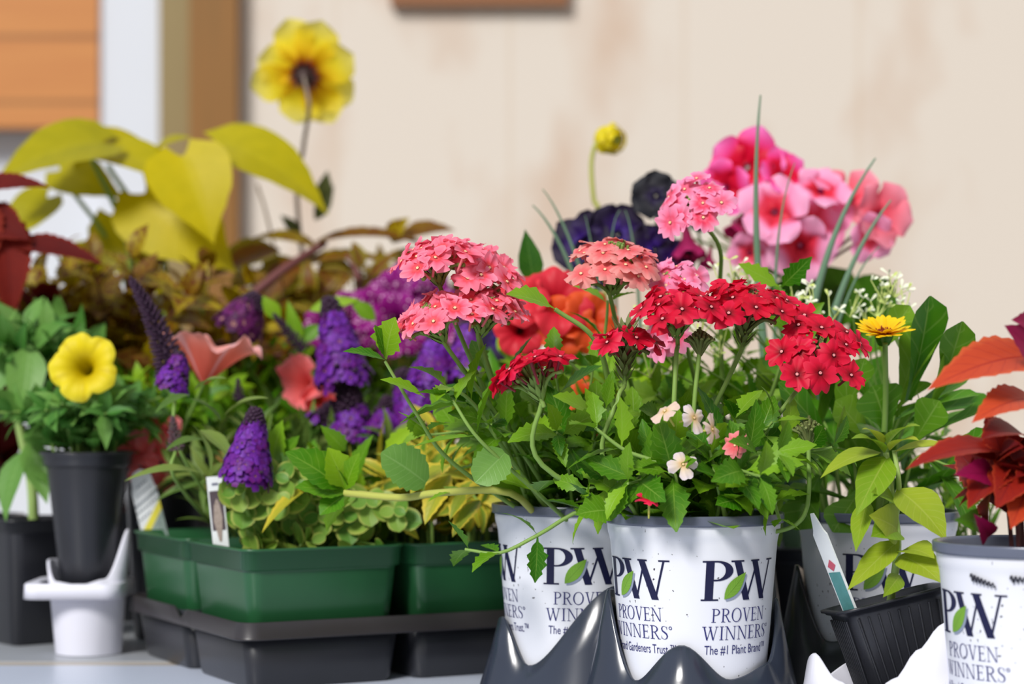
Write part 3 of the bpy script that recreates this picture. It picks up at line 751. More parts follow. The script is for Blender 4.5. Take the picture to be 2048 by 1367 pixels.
TH = math.radians(28); E1 = V((math.cos(TH), math.sin(TH), 0)); E2 = V((-math.sin(TH), math.cos(TH), 0)); C0 = V((-.183, 1.44, 0))
def pk(i, j): return C0 + E1 * (.061 + .126 * i) + E2 * (.061 + .126 * j)
TC = C0 + (E1 + E2) * .124
t = thing('pack_tray', 'brownish black carry tray with a rolled lip under the green plant packs', 'tray', TC)
MT = Matrix.Translation(TC) @ Matrix.Rotation(TH, 4, 'Z')
mb = MB()
rows = []
for h, r, z in ((.1255, .012, .040), (.1255, .012, .0462), (.1266, .013, .0475), (.1278, .014, .0472), (.1286, .015, .0368), (.1296, .015, .0358), (.1290, .015, .0350), (.1255, .012, .040)):
    ring = []
    base = rring(h, r, z); full = []
    for a, b in zip(base, base[1:] + base[:1]):
        k = 16 if (b - a).length > .1 else 1
        full += [a.lerp(b, i / k) for i in range(k)]
    for p in full:
        q = p.copy()
        if z > .038 and p.x < -.11 and abs(p.y + .002) < .010: q.z = min(q.z, .0395)
        ring.append(MT @ q)
    rows.append(ring)
mb.grid(rows, wrap=True); mb.build('lip', TRAYBLACK, t)
for i in (0, 1):
    for j in (0, 1):
        M = Matrix.Translation(pk(i, j)) @ Matrix.Rotation(TH, 4, 'Z'); mb = MB()
        rows = [[M @ p for p in rring(*q)] for q in ((.053, .008, .0005), (.0545, .010, .003), (.0600, .012, .0445), (.0585, .011, .0445), (.0538, .008, .0045), (.053, .007, .0042))]
        mb.grid(rows, wrap=True); mb.fan(rows[0][::-1], M @ V((0, 0, .0005))); mb.fan(rows[-1], M @ V((0, 0, .0042))); mb.build('cell', BLACKP, t)
def pack(i, j, name, label):
    c = pk(i, j); t = thing(name, label, 'potted plant', c)
    M = Matrix.Translation(c + V((0, 0, .006))) @ Matrix.Rotation(TH, 4, 'Z')
    square_pot(t, M, .0505, .0610, .0915, GREENPACK, R, 'pack', .013, .015)
    return t, c
ZS = .083
L_ = lambda **k: k
LANCE = L_(sh='lance', nu=8, nv=4, fold=.5, d0=.2, d1=1.2)
OVATE = L_(sh='ovate', nu=8, nv=4, fold=.4, d0=.1, d1=.9)
ROUND = L_(sh='round', nu=7, nv=4, fold=.3, d0=-.5, d1=.4)
CUT = L_(sh='cut', teeth=7, td=.24, nv=4, fold=.35, d0=.1, d1=1.0)
SERR = L_(sh='ovate', teeth=9, td=.14, nv=4, fold=.3, d0=.3, d1=1.2)
SPAT = L_(sh='spat', nu=9, nv=4, fold=.35, d0=-.1, d1=.8)

# ---- pack A: butterfly bush with narrow leaves
t, c = pack(0, 1, 'butterfly_bush', 'green pack at the back left with a butterfly bush and one tall dusky purple spike')
bush(t, c + V((.01, .015, 0)), ZS, 10, .08, .12, LANCE, G_BUD, G_STEM, R, base=.035, size=.052, asp=.22, nodes=6, t0=.15)
spike(t, at(348, 770, 1.56), at(258, 552, 1.56), .0115, R, .8, 190, rag=.9, mp=petalmat('dusky violet floret', [(0, (200, 130, 70)), (.2, (66, 22, 84)), (1, (104, 40, 130))], c2=(70, 20, 74), rnd=False))
spike(t, at(338, 778, 1.55), at(362, 700, 1.55), .0125, R, .15, 80, rag=.7)
spike(t, at(352, 900, 1.53), at(345, 830, 1.53), .006, R, 1.0, 70, mbud=B_GREY)
spike(t, at(478, 800, 1.6), at(476, 755, 1.6), .005, R, 1.0, 50)
for P in ([c + V((.01, 0, ZS)), at(360, 900, 1.55), at(350, 770, 1.56)], [c + V((.0, .01, ZS)), at(352, 960, 1.53), at(352, 895, 1.53)]): flower_stem(t, P, .0015, .0012)
for a, b, W in (((400, 945), (248, 968), .014), ((410, 880), (330, 905), .012), ((400, 860), (470, 930), .014), ((420, 940), (380, 850), .011), ((440, 840), (375, 800), .012), ((450, 830), (540, 800), .012), ((380, 790), (310, 830), .011), ((390, 780), (455, 760), .010)):
    leafpart(t, at(*a, 1.50), at(*b, 1.48), W, G_BUD, sh='lance', droop=.7, fold=.35, R=R)
# ---- pack B: creeping round-leaved plant with a purple spike
t, c = pack(0, 0, 'creeping_jenny', 'front green pack of trailing round pale leaves with a bright violet flower spike')
bush(t, c, ZS, 14, .055, .03, ROUND, G_JENNY, G_STEM, R, base=.045, size=.019, asp=.9, nodes=4, flat=.3, bias=(.012, .01))
bush(t, c + V((.02, .03, 0)), ZS, 18, .06, .085, L_(sh='ovate', teeth=6, td=.2, nv=4, fold=.4, d0=.1, d1=.9), G_FRESH, G_STEM, R, base=.04, size=.036, asp=.5, nodes=5)
spike(t, at(490, 962, 1.472), at(512, 812, 1.472), .0165, R, .22, 230, rag=.12)
flower_stem(t, [c + V((-.01, .0, ZS)), at(494, 1020, 1.48), at(488, 968, 1.472)], .0016, .0014)
for cx, cy, s in ((492, 1008, .0185), (475, 990, .013), (560, 1000, .016), (556, 962, .016), (690, 1040, .018), (735, 1010, .016), (640, 1040, .015), (620, 930, .014), (790, 1030, .014), (600, 975, .015), (660, 985, .014), (580, 1035, .013), (490, 1050, .012)):
    p = at(cx, cy, 1.485 + R.uniform(-.01, .02)); ml = MB(); s *= 1.06
    for k in range(6):
        a = k * 2.4; q = s * (1 - .11 * k)
        d = V((math.cos(a), -.35, math.sin(a) * .8)) + rv(R, .25)
        leafgeo(ml, frame(d, V((0, -1, .5)), p + V((0, -.002 * k, .001 * k))), q * 1.35, q * 1.25, 'round', 7, 6, droop=-.5, fold=.1, R=R)
    ml.build('rosette', G_JENNY, t)
leafpart(t, at(640, 968, 1.49), at(524, 1068, 1.445), .018, G_GOLD, up=(-.4, -.5, 1), sh='ovate', teeth=9, td=.14, droop=.6, fold=.4, R=R)
for a, b, W in (((705, 965), (748, 868), .018), ((545, 925), (566, 838), .022), ((770, 905), (852, 845), .016), ((615, 960), (560, 905), .030), ((640, 955), (580, 935), .026), ((560, 930), (600, 870), .020), ((690, 900), (640, 850), .016), ((850, 975), (760, 935), .018)):
    leafpart(t, at(*a, 1.50), at(*b, 1.49), W, R.choice([G_FRESH, G_VERB, G_BLUE]), up=(R.uniform(-.5, .5), -1, .6), sh='ovate', teeth=6, td=.2, droop=.5, fold=.35, R=R)
# ---- pack C: golden variegated leaves
t, c = pack(1, 0, 'golden_leaf_plant', 'right-hand green pack of golden yellow variegated leaves beside the wavy grey tray')
bush(t, c, ZS, 24, .075, .10, L_(sh='lance', teeth=7, td=.14, nv=4, fold=.4, d0=.2, d1=1.1), G_GOLD, G_STEM, R, base=.045, size=.05, asp=.36, nodes=5, bias=(0, -.01))
for a, b, W in (((900, 950), (850, 1050), .022), ((950, 960), (900, 1040), .02), ((960, 1000), (905, 1075), .018), ((1000, 960), (930, 1000), .02), ((900, 930), (820, 990), .024)):
    leafpart(t, at(*a, 1.45), at(*b, 1.43), W, G_GOLD, sh='lance', teeth=8, td=.12, droop=.6, fold=.3, R=R)
# ---- pack E (back): more butterfly bush
t, c = pack(1, 1, 'butterfly_bush', 'back green pack of the four with several violet butterfly-bush spikes')
bush(t, c, ZS, 20, .085, .13, LANCE, G_BUD, G_STEM, R, base=.04, size=.05, asp=.26, nodes=6, t0=.12)
for a, b, r, bd, n, rg in (((690, 770), (655, 590), .0205, .2, 180, .25), ((700, 880), (690, 745), .017, .5, 160, .8), ((865, 770), (868, 670), .0185, .1, 150, .25), ((830, 850), (800, 735), .019, .35, 140, .6), ((770, 860), (775, 790), .015, .4, 110, .8), ((935, 750), (930, 640), .017, .15, 100, .3), ((845, 800), (838, 745), .013, .1, 90, .2), ((640, 850), (668, 800), .012, .8, 80, .8)):
    spike(t, at(*a, 1.66), at(*b, 1.66), r, R, bd, n, rag=rg)
    flower_stem(t, [c + V((R.uniform(-.03, .03), 0, ZS)), at(a[0], a[1] + 60, 1.67), at(*a, 1.66)], .0016, .0013)
spike(t, at(608, 700, 1.7), at(545, 625, 1.7), .0065, R, 1., 90)
spike(t, at(475, 660, 1.72), at(515, 585, 1.72), .019, R, .35, 170, mp=petalmat('dusty purple floret', [(0, (240, 190, 150)), (.3, (110, 30, 90)), (1, (120, 40, 120))], c2=(60, 14, 60), rnd=False))
for a, b in (((600, 700), (575, 600)), ((560, 640), (520, 590)), ((640, 650), (600, 690)), ((750, 640), (700, 600)), ((620, 620), (720, 600))):
    leafpart(t, at(*a, 1.72), at(*b, 1.72), .014, G_FRESH, up=(0, -1, .4), sh='lance', droop=.5, R=R)

# ------------------------------------------------------------------ printed pots and their plants
def printed_plant(name, label, c, zb, logos, scrawl=False, group=None):
    t = thing(name, label, 'potted plant', V((c.x, c.y, zb)), group)
    printed_pot(t, c, zb, logos, R, scrawl); return t, zb + .098
T1, T2 = ('The #1 Plant Brand\u2122', .0235), ('#1 Brand Gardeners Trust.\u2122', .0275)
def head(t, c, zs, px, py, Y, axis, Rh, n, colr, sm=G_STEM, via=None, **k):
    h, base = verbena_head(t, at(px, py, Y), V(axis), Rh, n, colr, R, **k)
    b = V((c.x + R.uniform(-.025, .025), c.y + R.uniform(-.02, .02), zs)); ax = V(axis).normalized()
    pts = [b] + ([V(v) for v in via] if via else [b.lerp(base, .5) + V((0, 0, .004)) - ax * .006]) + [base - ax * .004, base + ax * .006]
    flower_stem(t, pts, .0017, .0013, sm)
# P1 pink verbena
t, zs = printed_plant('verbena', 'white printed pot of pink verbena, furthest left in the grey tray', C1, ZB, [(6, *T1), (-76, *T2), (92, *T2)])
bush(t, C1, zs, 20, .095, .115, CUT, G_VERB, G_STEM, R, base=.036, size=.046, asp=.5, nodes=5, t0=.12, bias=(-.012, -.045))
head(t, C1, zs, 866, 512, 1.31, (-.25, -.36, 1), .0245, 12, 'pink', qmin=.25)
head(t, C1, zs, 960, 535, 1.32, (.40, -.62, 1), .0255, 14, 'pink', qmin=.25)
head(t, C1, zs, 860, 632, 1.30, (-.55, -.45, 1), .0245, 11, 'pink', qmin=.35)
head(t, C1, zs, 972, 612, 1.31, (.18, -.32, 1), .0255, 13, 'pink', qmin=.28)
twig(t, C1, [V((C1.x - .02, C1.y - .02, zs)), at(905, 925, 1.34), at(835, 830, 1.31), at(770, 722, 1.30)], [(.55, .7)], G_VERB, G_STEM, R, teeth=4)
for a, b, W in (((775, 722), (686, 704), .014), ((772, 718), (792, 634), .026), ((768, 715), (748, 650), .014), ((1110, 618), (1012, 590), .026), ((850, 795), (760, 760), .014)):
    leafpart(t, at(*a, 1.30), at(*b, 1.29), W, G_VERB, up=(R.uniform(-.3, .3), -.6, .9), sh='cut', teeth=5, td=.22, droop=.5, fold=.25, R=R)
flower_stem(t, [V((C1.x + .04, C1.y - .02, zs)), at(1225, 800, 1.34), at(1190, 680, 1.31), at(1110, 618, 1.30)], .0022, .0014, name='stem')
twig(t, C1, [V((C1.x - .01, C1.y - .03, zs)), at(1010, 900, 1.34), at(940, 800, 1.32), at(880, 770, 1.31)], [(.4, 1), (.65, 1.0), (.9, .8)], G_VERB, G_STEM, R, size=.042)
twig(t, C1, [V((C1.x + .0, C1.y - .04, zs)), at(1080, 990, 1.33), at(960, 880, 1.30), at(905, 800, 1.30)], [(.35, 1), (.7, 1.1), (.97, .8)], G_VERB, G_STEM, R, size=.04)
twig(t, C1, [V((C1.x + .03, C1.y - .04, zs)), at(1170, 1020, 1.32), at(1075, 1070, 1.325), at(1000, 1105, 1.325), at(930, 1098, 1.33)], [(.25, .9), (.5, .9), (.75, .8), (.97, .8)], G_VERB, G_STEM, R, size=.034)
twig(t, C1, [V((C1.x - .02, C1.y - .02, zs)), at(1020, 985, 1.34), at(880, 985, 1.36), at(800, 995, 1.38), at(690, 985, 1.40)], [(.45, .6), (.97, 1.2)], G_VERB, ST_YEL, R, size=.032, r0=.0024, r1=.0026)
for a, b, W in (((692, 985), (570, 905), .034), ((690, 980), (655, 895), .026), ((695, 990), (590, 975), .022), ((690, 985), (720, 905), .018), ((690, 990), (640, 1030), .02)):
    leafpart(t, at(*a, 1.40), at(*b, 1.39), W, G_FRESH, up=(0, -.8, .8), sh='cut', teeth=6, td=.16, droop=.5, fold=.25, R=R)
leafpart(t, at(852, 965, 1.37), at(762, 905, 1.36), .032, G_BLUE, up=(0, -1, .5), sh='round', teeth=7, td=.12, droop=.4, fold=.2, R=R)
leafpart(t, at(1010, 905, 1.31), at(950, 965, 1.30), .026, G_BLUE, up=(.3, -1, .4), sh='round', teeth=6, td=.12, droop=.6, R=R)
# P6 pink and salmon verbena behind
t, zs = printed_plant('verbena', 'white printed pot of tall pale salmon and bright pink verbena, behind the crimson one', C6, ZB, [(0, *T1)])
bush(t, C6, zs, 18, .10, .15, CUT, G_FRESH, G_STEM, R, base=.036, size=.04, asp=.56, nodes=6)
head(t, C6, zs, 1232, 530, 1.35, (.1, -.5, 1), .0295, 17, 'salmon', qmin=.3, dome=.5)
head(t, C6, zs, 1380, 405, 1.38, (-.5, -1.0, .62), .0215, 10, 'rose', qmin=.45, dome=.1, via=[at(1440, 620, 1.45), at(1440, 500, 1.42)])
head(t, C6, zs, 1352, 558, 1.36, (-.1, -.8, 1), .0165, 7, 'rose', qmin=.5)
head(t, C6, zs, 1335, 665, 1.36, (-.3, -.8, .4), .010, 4, 'rose', qmin=.5)
twig(t, C6, [V((C6.x + .02, C6.y, zs)), at(1570, 700, 1.42), at(1560, 570, 1.40)], [(.6, .8), (.8, .7), (.98, .9)], G_VERB, G_STEM, R, size=.034, up=(0, -1, .5))
twig(t, C6, [V((C6.x - .01, C6.y, zs)), at(1220, 780, 1.42), at(1215, 600, 1.40)], [(.5, .9), (.75, .9), (.98, .7)], G_VERB, G_STEM, R, size=.036)
# P2 crimson verbena in front
t, zs = printed_plant('verbena', 'white printed pot of crimson verbena at the front of the grey tray', C2, ZB, [(32, *T1), (-52, *T2)])
bush(t, C2, zs, 20, .085, .082, CUT, G_VERB, G_STEM, R, base=.036, size=.044, asp=.5, nodes=5, t0=.12, bias=(.01, -.02))
head(t, C2, zs, 1350, 612, 1.27, (-.1, -.36, 1), .0265, 12, 'red', qmin=.3, via=[at(1345, 900, 1.27), at(1352, 720, 1.27)])
head(t, C2, zs, 1498, 606, 1.28, (.12, -.45, 1), .0275, 14, 'red', qmin=.25, cone=.03, dark=True)
head(t, C2, zs, 1635, 700, 1.27, (.15, -1.0, .75), .0285, 13, 'red', qmin=.42, dark=True)
head(t, C2, zs, 1058, 742, 1.26, (-.42, .06, 1), .0235, 11, 'red', qmin=.4, dome=.3, via=[at(1085, 930, 1.27), at(1082, 810, 1.26)])
head(t, C2, zs, 1250, 680, 1.28, (0, -.25, 1), .017, 5, 'red', qmin=.6, cone=.035, dark=True, via=[at(1212, 930, 1.28), at(1235, 800, 1.28)])
for px, py, kind, ax in ((1388, 835, 'pale', (.9, -1, .3)), (1330, 822, 'pale', (-.6, -.6, .9)), (1366, 928, 'pale', (.1, -1, .4)), (1470, 890, 'salmon', (-.5, -1, .2)), (1298, 996, 'red', (0, -.2, 1)), (1425, 858, 'pale', (1, -.6, .2))):
    h = MB(); p = at(px, py, 1.225); h.tube([p - V(ax).normalized() * .012, p], .0006, .001, 5); o = h.build('fallen_floret', ST_YEL, t)
    inst('floret', FL[kind][0], o, zframe(ax, p, .0085 if kind != 'pale' else .0095, R.random() * 6))
for px, py, s in ((1400, 690, .010), (1618, 870, .011)):      # spent heads, no petals left
    p = at(px, py, 1.27); h = MB()
    for i in range(40):
        a = i * 2.4; q = math.sqrt(i / 40); d = V((math.cos(a) * q, math.sin(a) * q, 1.1 - q * .8)); h.tube([p - V((0, 0, .006)), p + d * s * .6, p + d * s], .0013, .0009, 5, tone=R.random())
    h.build('seed_head', CALYX_D, t); flower_stem(t, [V((C2.x + (px - 1380) * .00012, C2.y - .01, zs)), p - V((.004, 0, .05)), p], .0014, .0014)
twig(t, C2, [V((C2.x + .02, C2.y - .03, zs)), at(1440, 990, 1.25), at(1420, 900, 1.25)], [(.5, .9), (.95, .9)], G_VERB, G_STEM, R, size=.034)
twig(t, C2, [V((C2.x + .035, C2.y - .02, zs)), at(1540, 1000, 1.26), at(1560, 1040, 1.25)], [(.4, .9), (.7, .7), (.97, .6)], G_VERB, G_STEM, R, size=.03)
twig(t, C2, [V((C2.x - .03, C2.y - .03, zs)), at(1250, 1000, 1.26), at(1180, 1015, 1.255)], [(.5, 1), (.97, .8)], G_VERB, G_STEM, R, size=.034)
twig(t, C2, [V((C2.x - .02, C2.y - .03, zs)), at(1350, 950, 1.25), at(1250, 900, 1.25), at(1190, 855, 1.25)], [(.4, .8), (.7, .9), (.98, .8)], G_VERB, G_STEM, R, size=.036)
for a, b, W in (((1220, 1020), (1150, 1030), .025), ((1330, 980), (1280, 1000), .02), ((1480, 1000), (1430, 1010), .022), ((1350, 880), (1356, 810), .016), ((1430, 880), (1500, 850), .014)):
    leafpart(t, at(*a, 1.25), at(*b, 1.24), W, G_VERB, up=(0, -1, .7), sh='ovate', teeth=5, td=.2, droop=.5, fold=.25, R=R)
# P3 calendula
t, zs = printed_plant('calendula', 'white printed pot of broad-leaved calendula with one yellow daisy bloom', C3, .013, [(-5, *T1)])
bush(t, C3 + V((0, .025, 0)), zs, 13, .085, .12, SPAT, G_CAL, G_STEM, R, base=.03, size=.085, asp=.34, nodes=4, pairs=False, t0=.05, flat=.5)
for a, b, W, u in (((1660, 885), (1555, 765), .026, (.5, -1, .6)), ((1740, 880), (1670, 800), .024, (0, -1, .3)), ((1775, 860), (1745, 770), .036, (0, -1, .2)), ((1800, 800), (1850, 640), .026, (-.2, -1, .2)), ((1815, 800), (1858, 590), .03, (.4, -1, .2)), ((1850, 830), (1895, 690), .022, (.6, -.8, .2)), ((1880, 780), (1925, 640), .024, (0, -1, .2)), ((1790, 840), (1960, 792), .018, (0, -.4, 1)), ((1850, 870), (2015, 800), .02, (0, -.4, 1)), ((1720, 760), (1600, 655), .022, (0, -1, .6)), ((1700, 800), (1730, 715), .018, (0, -1, .2)), ((1830, 880), (1880, 800), .026, (0, -1, .5)), ((1690, 930), (1595, 905), .022, (0, -.6, 1)), ((1640, 950), (1590, 1060), .028, (-.3, -1, .4)), ((1720, 980), (1665, 1065), .026, (0, -1, .4)), ((1880, 900), (1960, 880), .022, (0, -.6, 1)), ((1760, 700), (1820, 610), .02, (0, -1, .2))):
    leafpart(t, at(*a, 1.40), at(*b, 1.38 + R.uniform(-.03, .02)), W, G_CAL, up=u, sh='spat', droop=R.uniform(.1, .5), fold=.3, nu=10, nv=6, R=R)
P_CAL = petalmat('golden yellow ray petal', [(0, (222, 130, 10)), (.3, (252, 196, 12)), (1, (254, 222, 30))], vein=(240, 184, 10), vn=4)
p = at(1768, 668, 1.36)
o = petalflower(t, p, (-.05, -.45, 1), .0185, 24, .0042, P_CAL, R, 'strap', cup=.28, layers=2, name='flower', centre=plain('brownish red flower centre', (150, 60, 24), .7), cr=.26, droop=.2, wav=.0)
mb = MB(); mb.lathe([(1e-5, -.008), (.004, -.007), (.006, -.002), (.0058, .001)], M=zframe((-.05, -.45, 1), p), n=16); mb.build('calyx', G_CAL, o)
flower_stem(t, [V((C3.x, C3.y, zs)), at(1770, 830, 1.39), p - V((0, .004, .006))], .0022, .0018)
# P4 coleus, orange red
t, zs = printed_plant('coleus', 'white printed pot with dark marker writing, holding an orange-red coleus at the right edge', C4, .008, [(-60, *T2)], True)
bush(t, C4, zs, 8, .04, .10, SERR, C_BRICK, ST_RED, R, base=.016, size=.042, asp=.62, nodes=4, t0=.3, parts=40)
for a, b, W, m, u in (((2085, 715), (1853, 783), .036, C_CORAL, (.2, -.75, 1)), ((2075, 800), (1942, 848), .028, C_CORAL, (0, -.8, 1)), ((2020, 905), (1810, 942), .026, C_BRICK, (0, -.5, 1)), ((2080, 740), (2006, 650), .034, C_MAG, (-.2, -1, .4)), ((2010, 950), (1935, 1020), .026, C_BRICK, (-.5, -1, .6)), ((2040, 930), (1990, 1020), .03, C_BRICK, (0, -1, .5)), ((2060, 880), (1960, 880), .03, C_BRICK, (0, -.6, 1)), ((1990, 960), (1905, 950), .02, C_MAG, (0, -1, .4)), ((1975, 1075), (1945, 1025), .014, C_MAG, (0, -1, 0)), ((1955, 1050), (1905, 1040), .016, G_DARK, (0, -1, .2)), ((2070, 660), (2020, 640), .02, C_MAG, (0, -1, .2)), ((2050, 980), (2020, 1060), .025, C_CORAL, (0, -1, .5))):
    leafpart(t, at(*a, 1.17), at(*b, 1.13), W, m, up=u, sh='ovate', teeth=10, td=.10, droop=.7, fold=.25, nv=6, R=R)
# P5 lime basil in ribbed black pot, leaning
t = thing('basil', 'leaning square ribbed black pot of lime green basil in front of the calendula', 'potted plant', (C5.x, C5.y, .004))
M5 = Matrix.Translation(V((C5.x + .0135, C5.y, .0085))) @ Matrix.Rotation(math.radians(-14), 4, 'Y') @ Matrix.Rotation(math.radians(-4), 4, 'X') @ Matrix.Rotation(math.radians(3), 4, 'Z')
square_pot(t, M5, .0255, .0345, .074, BLACKP, R, 'pot', .012, .004, True)
tip5 = M5 @ V((0, 0, .064))
flower_stem(t, [tip5, at(1795, 1090, 1.255), at(1782, 980, 1.25), at(1772, 905, 1.25)], .0026, .0018, plain('pale green stem', (168, 196, 110), .5), 'stem')
flower_stem(t, [at(1790, 1050, 1.255), at(1798, 970, 1.25), at(1788, 900, 1.25)], .0018, .0014, plain('pale green stem', (168, 196, 110), .5), 'stem')
for a, b, W, u, dr in (((1768, 905), (1700, 882), .014, (0, -.45, 1), .9), ((1775, 888), (1843, 856), .016, (0, -.4, 1), .9), ((1765, 890), (1722, 862), .010, (0, -.4, 1), .8), ((1762, 905), (1640, 962), .016, (0, -.5, 1), .8), ((1785, 905), (1912, 895), .013, (0, -.5, 1), .5), ((1780, 900), (1840, 885), .014, (0, -.4, 1), .9), ((1776, 912), (1712, 1034), .023, (-.3, -1, .3), .5), ((1735, 1000), (1712, 1105), .014, (-.5, -1, .2), .3), ((1795, 978), (1892, 1085), .030, (.3, -1, .5), .6), ((1795, 1058), (1735, 1030), .026, (0, -1, .3), .5), ((1792, 1060), (1740, 1075), .022, (0, -1, .6), .5), ((1798, 1080), (1694, 1182), .017, (-.3, -1, .5), .3), ((1800, 1110), (1882, 1168), .026, (.1, -1, .7), .7), ((1805, 1100), (1870, 1120), .022, (0, -.7, 1), .7), ((1800, 1150), (1765, 1195), .012, (0, -1, .3), .3), ((1790, 1000), (1740, 985), .016, (0, -1, .6), .4)):
    leafpart(t, at(*a, 1.25), at(*b, 1.225), W, G_LIME, up=u, sh='ovate', droop=dr, fold=.22, nv=6, nu=10, R=R)

# ------------------------------------------------------------------ left and back rows
def potted(name, label, x, y, r0=.034, r1=.045, H=.10, m=None, zb=0.):
    t = thing(name, label, 'potted plant', (x, y, zb)); round_pot(t, (x, y), zb, r0, r1, H, m or BLACKP, R); return t, V((x, y, 0)), zb + H - .014
# L1 square black pot at the left edge
t = thing('sunflower_seedling', 'square black pot at the left edge with a thick pale green stem', 'potted plant', (-.40, 1.74, 0))
square_pot(t, Matrix.Translation((-.40, 1.74, 0)) @ Matrix.Rotation(math.radians(38), 4, 'Z'), .026, .032, .103, BLACKP, R, 'pot', .012, .010)
cL = V((-.40, 1.74, 0)); flower_stem(t, [cL + V((.004, 0, .09)), at(62, 960, 1.74), at(40, 860, 1.74), at(10, 720, 1.74)], .0048, .003, plain('thick pale stem', (150, 178, 100), .5), 'stem')
bush(t, cL, .19, 12, .06, .085, OVATE, G_BLUE, G_STEM, R, base=.015, size=.055, asp=.45, nodes=5)
for a, b, W, u in (((50, 900), (15, 1045), .028, (-.6, -1, .1)), ((60, 690), (40, 850), .034, (.2, -1, .3)), ((20, 690), (-30, 820), .03, (0, -1, .3)), ((70, 690), (130, 650), .02, (0, -1, .5)), ((10, 850), (90, 830), .02, (0, -.7, 1)), ((70, 900), (120, 985), .03, (.3, -1, .2)), ((60, 880), (95, 1010), .026, (.2, -1, .2)), ((50, 860), (130, 900), .024, (0, -1, .6)), ((20, 690), (0, 620), .02, (0, -1, .2)), ((40, 700), (55, 640), .012, (0, -1, .2))):
    leafpart(t, at(*a, 1.70), at(*b, 1.68), W, G_BLUE, up=u, sh='ovate', droop=.6, R=R)
# L2 yellow petunia
t, c, zs = potted('petunia', 'tall black pot with one yellow petunia bloom, standing in the small white tray', CL2.x, CL2.y, .017, .0345, .139, zb=.021)
bush(t, c, zs, 26, .072, .075, L_(sh='ovate', nu=7, nv=4, fold=.4, d0=.1, d1=1.2), G_BLUE, G_STEM, R, base=.022, size=.036, asp=.42, nodes=6, flat=.3)
P_YEL = petalmat('yellow petunia petal', [(0, (150, 130, 0)), (.4, (204, 176, 0)), (.62, (240, 216, 20)), (1, (248, 230, 60))], vein=(216, 190, 10))
o, b = petunia(t, at(166, 732, 1.60), (-.12, -1, .25), .0272, P_YEL, R, squash=1.)
flower_stem(t, [V((c.x, c.y, zs)), at(185, 830, 1.65), b], .0014, .0012)
# L3 salmon petunias
P_SAL = petalmat('salmon petunia petal', [(0, (232, 90, 70)), (.5, (240, 120, 100)), (.8, (246, 158, 144)), (1, (248, 178, 174))], vein=(250, 196, 200), vn=5)
P_COR = petalmat('coral petal', [(0, (236, 84, 84)), (.5, (244, 110, 108)), (1, (250, 138, 142))])
t, c, zs = potted('petunia', 'black pot of salmon pink petunias behind the white plant tags', -.292, 1.77, .026, .037, .155)
bush(t, c, zs, 24, .085, .10, OVATE, G_FRESH, G_STEM, R, base=.025, size=.036, asp=.42, nodes=6)
o, b = petunia(t, at(424, 672, 1.64), (.16, .05, 1), .037, P_SAL, R, throat=1.0, ruffle=.13, bell=True)
flower_stem(t, [V((c.x, c.y, zs)), at(370, 850, 1.68), b], .0014, .0012)
for px, py, r, ax in ((325, 860, .018, (0, -1, .4)), (275, 905, .02, (-.4, -1, .6)), (300, 945, .018, (.2, -1, -.2)), (335, 950, .014, (.5, -1, -.4)), (310, 900, .018, (.4, -1, .2))):
    petalflower(t, at(px, py, 1.695), ax, r, 4, r * .9, P_COR, R, 'petal', cup=.3, droop=.4)
t, c, zs = potted('petunia', 'coral petunia, drooping and half closed, among the violet spikes', -.183, 1.89)
bush(t, c, zs, 34, .12, .19, OVATE, G_FRESH, G_STEM, R, base=.03, size=.042, asp=.42, nodes=6)
for px, py, ax, r in ((608, 765, (-.5, -1, .2), .031), (640, 800, (.2, -1, -.3), .024), (662, 830, (.4, -1, -.8), .027)):
    o, b = petunia(t, at(px, py, 1.76), ax, r, P_COR, R, ruffle=.16, open_=.6, squash=.7)
    flower_stem(t, [V((c.x, c.y, zs)), b.lerp(V((c.x, c.y, zs)), .4) + V((0, 0, .02)), b], .0013, .0011)
# magenta speckled petunias
P_MAG = petalmat('magenta petal with pale dots', [(0, (70, 0, 60)), (.4, (118, 4, 98)), (1, (156, 14, 136))], dots=(240, 190, 226))
t, c, zs = potted('petunia', 'pot of deep magenta petunias with pale speckles, left of the pink verbena heads', -.118, 1.97)
bush(t, c, zs, 34, .13, .20, OVATE, G_FRESH, G_STEM, R, base=.03, size=.048, asp=.45, nodes=6)
for px, py, r, ax in ((770, 612, .034, (-.3, -1, .5)), (835, 585, .036, (.2, -1, .6)), (700, 640, .030, (-.2, -1, .3)), (645, 650, .022, (-.6, -1, .2)), (870, 600, .026, (.7, -1, .4)), (790, 570, .022, (0, -.6, 1)), (800, 650, .03, (0, -1, .1)), (940, 650, .026, (.2, -1, .4))):
    o, b = petunia(t, at(px, py, 1.86 + R.uniform(-.02, .02)), ax, r, P_MAG, R, ruffle=.16)
    flower_stem(t, [V((c.x, c.y, zs)), b.lerp(V((c.x, c.y, zs)), .5) + V((0, 0, .01)), b], .0013, .0011)
# speckled olive coleus
t, c, zs = potted('coleus', 'speckled olive and rust coleus in the shade below the big lime leaves', -.35, 1.93)
bush(t, c, zs, 56, .18, .25, SERR, C_OLIVE, ST_RED, R, base=.03, size=.058, asp=.6, nodes=7, flat=.12)
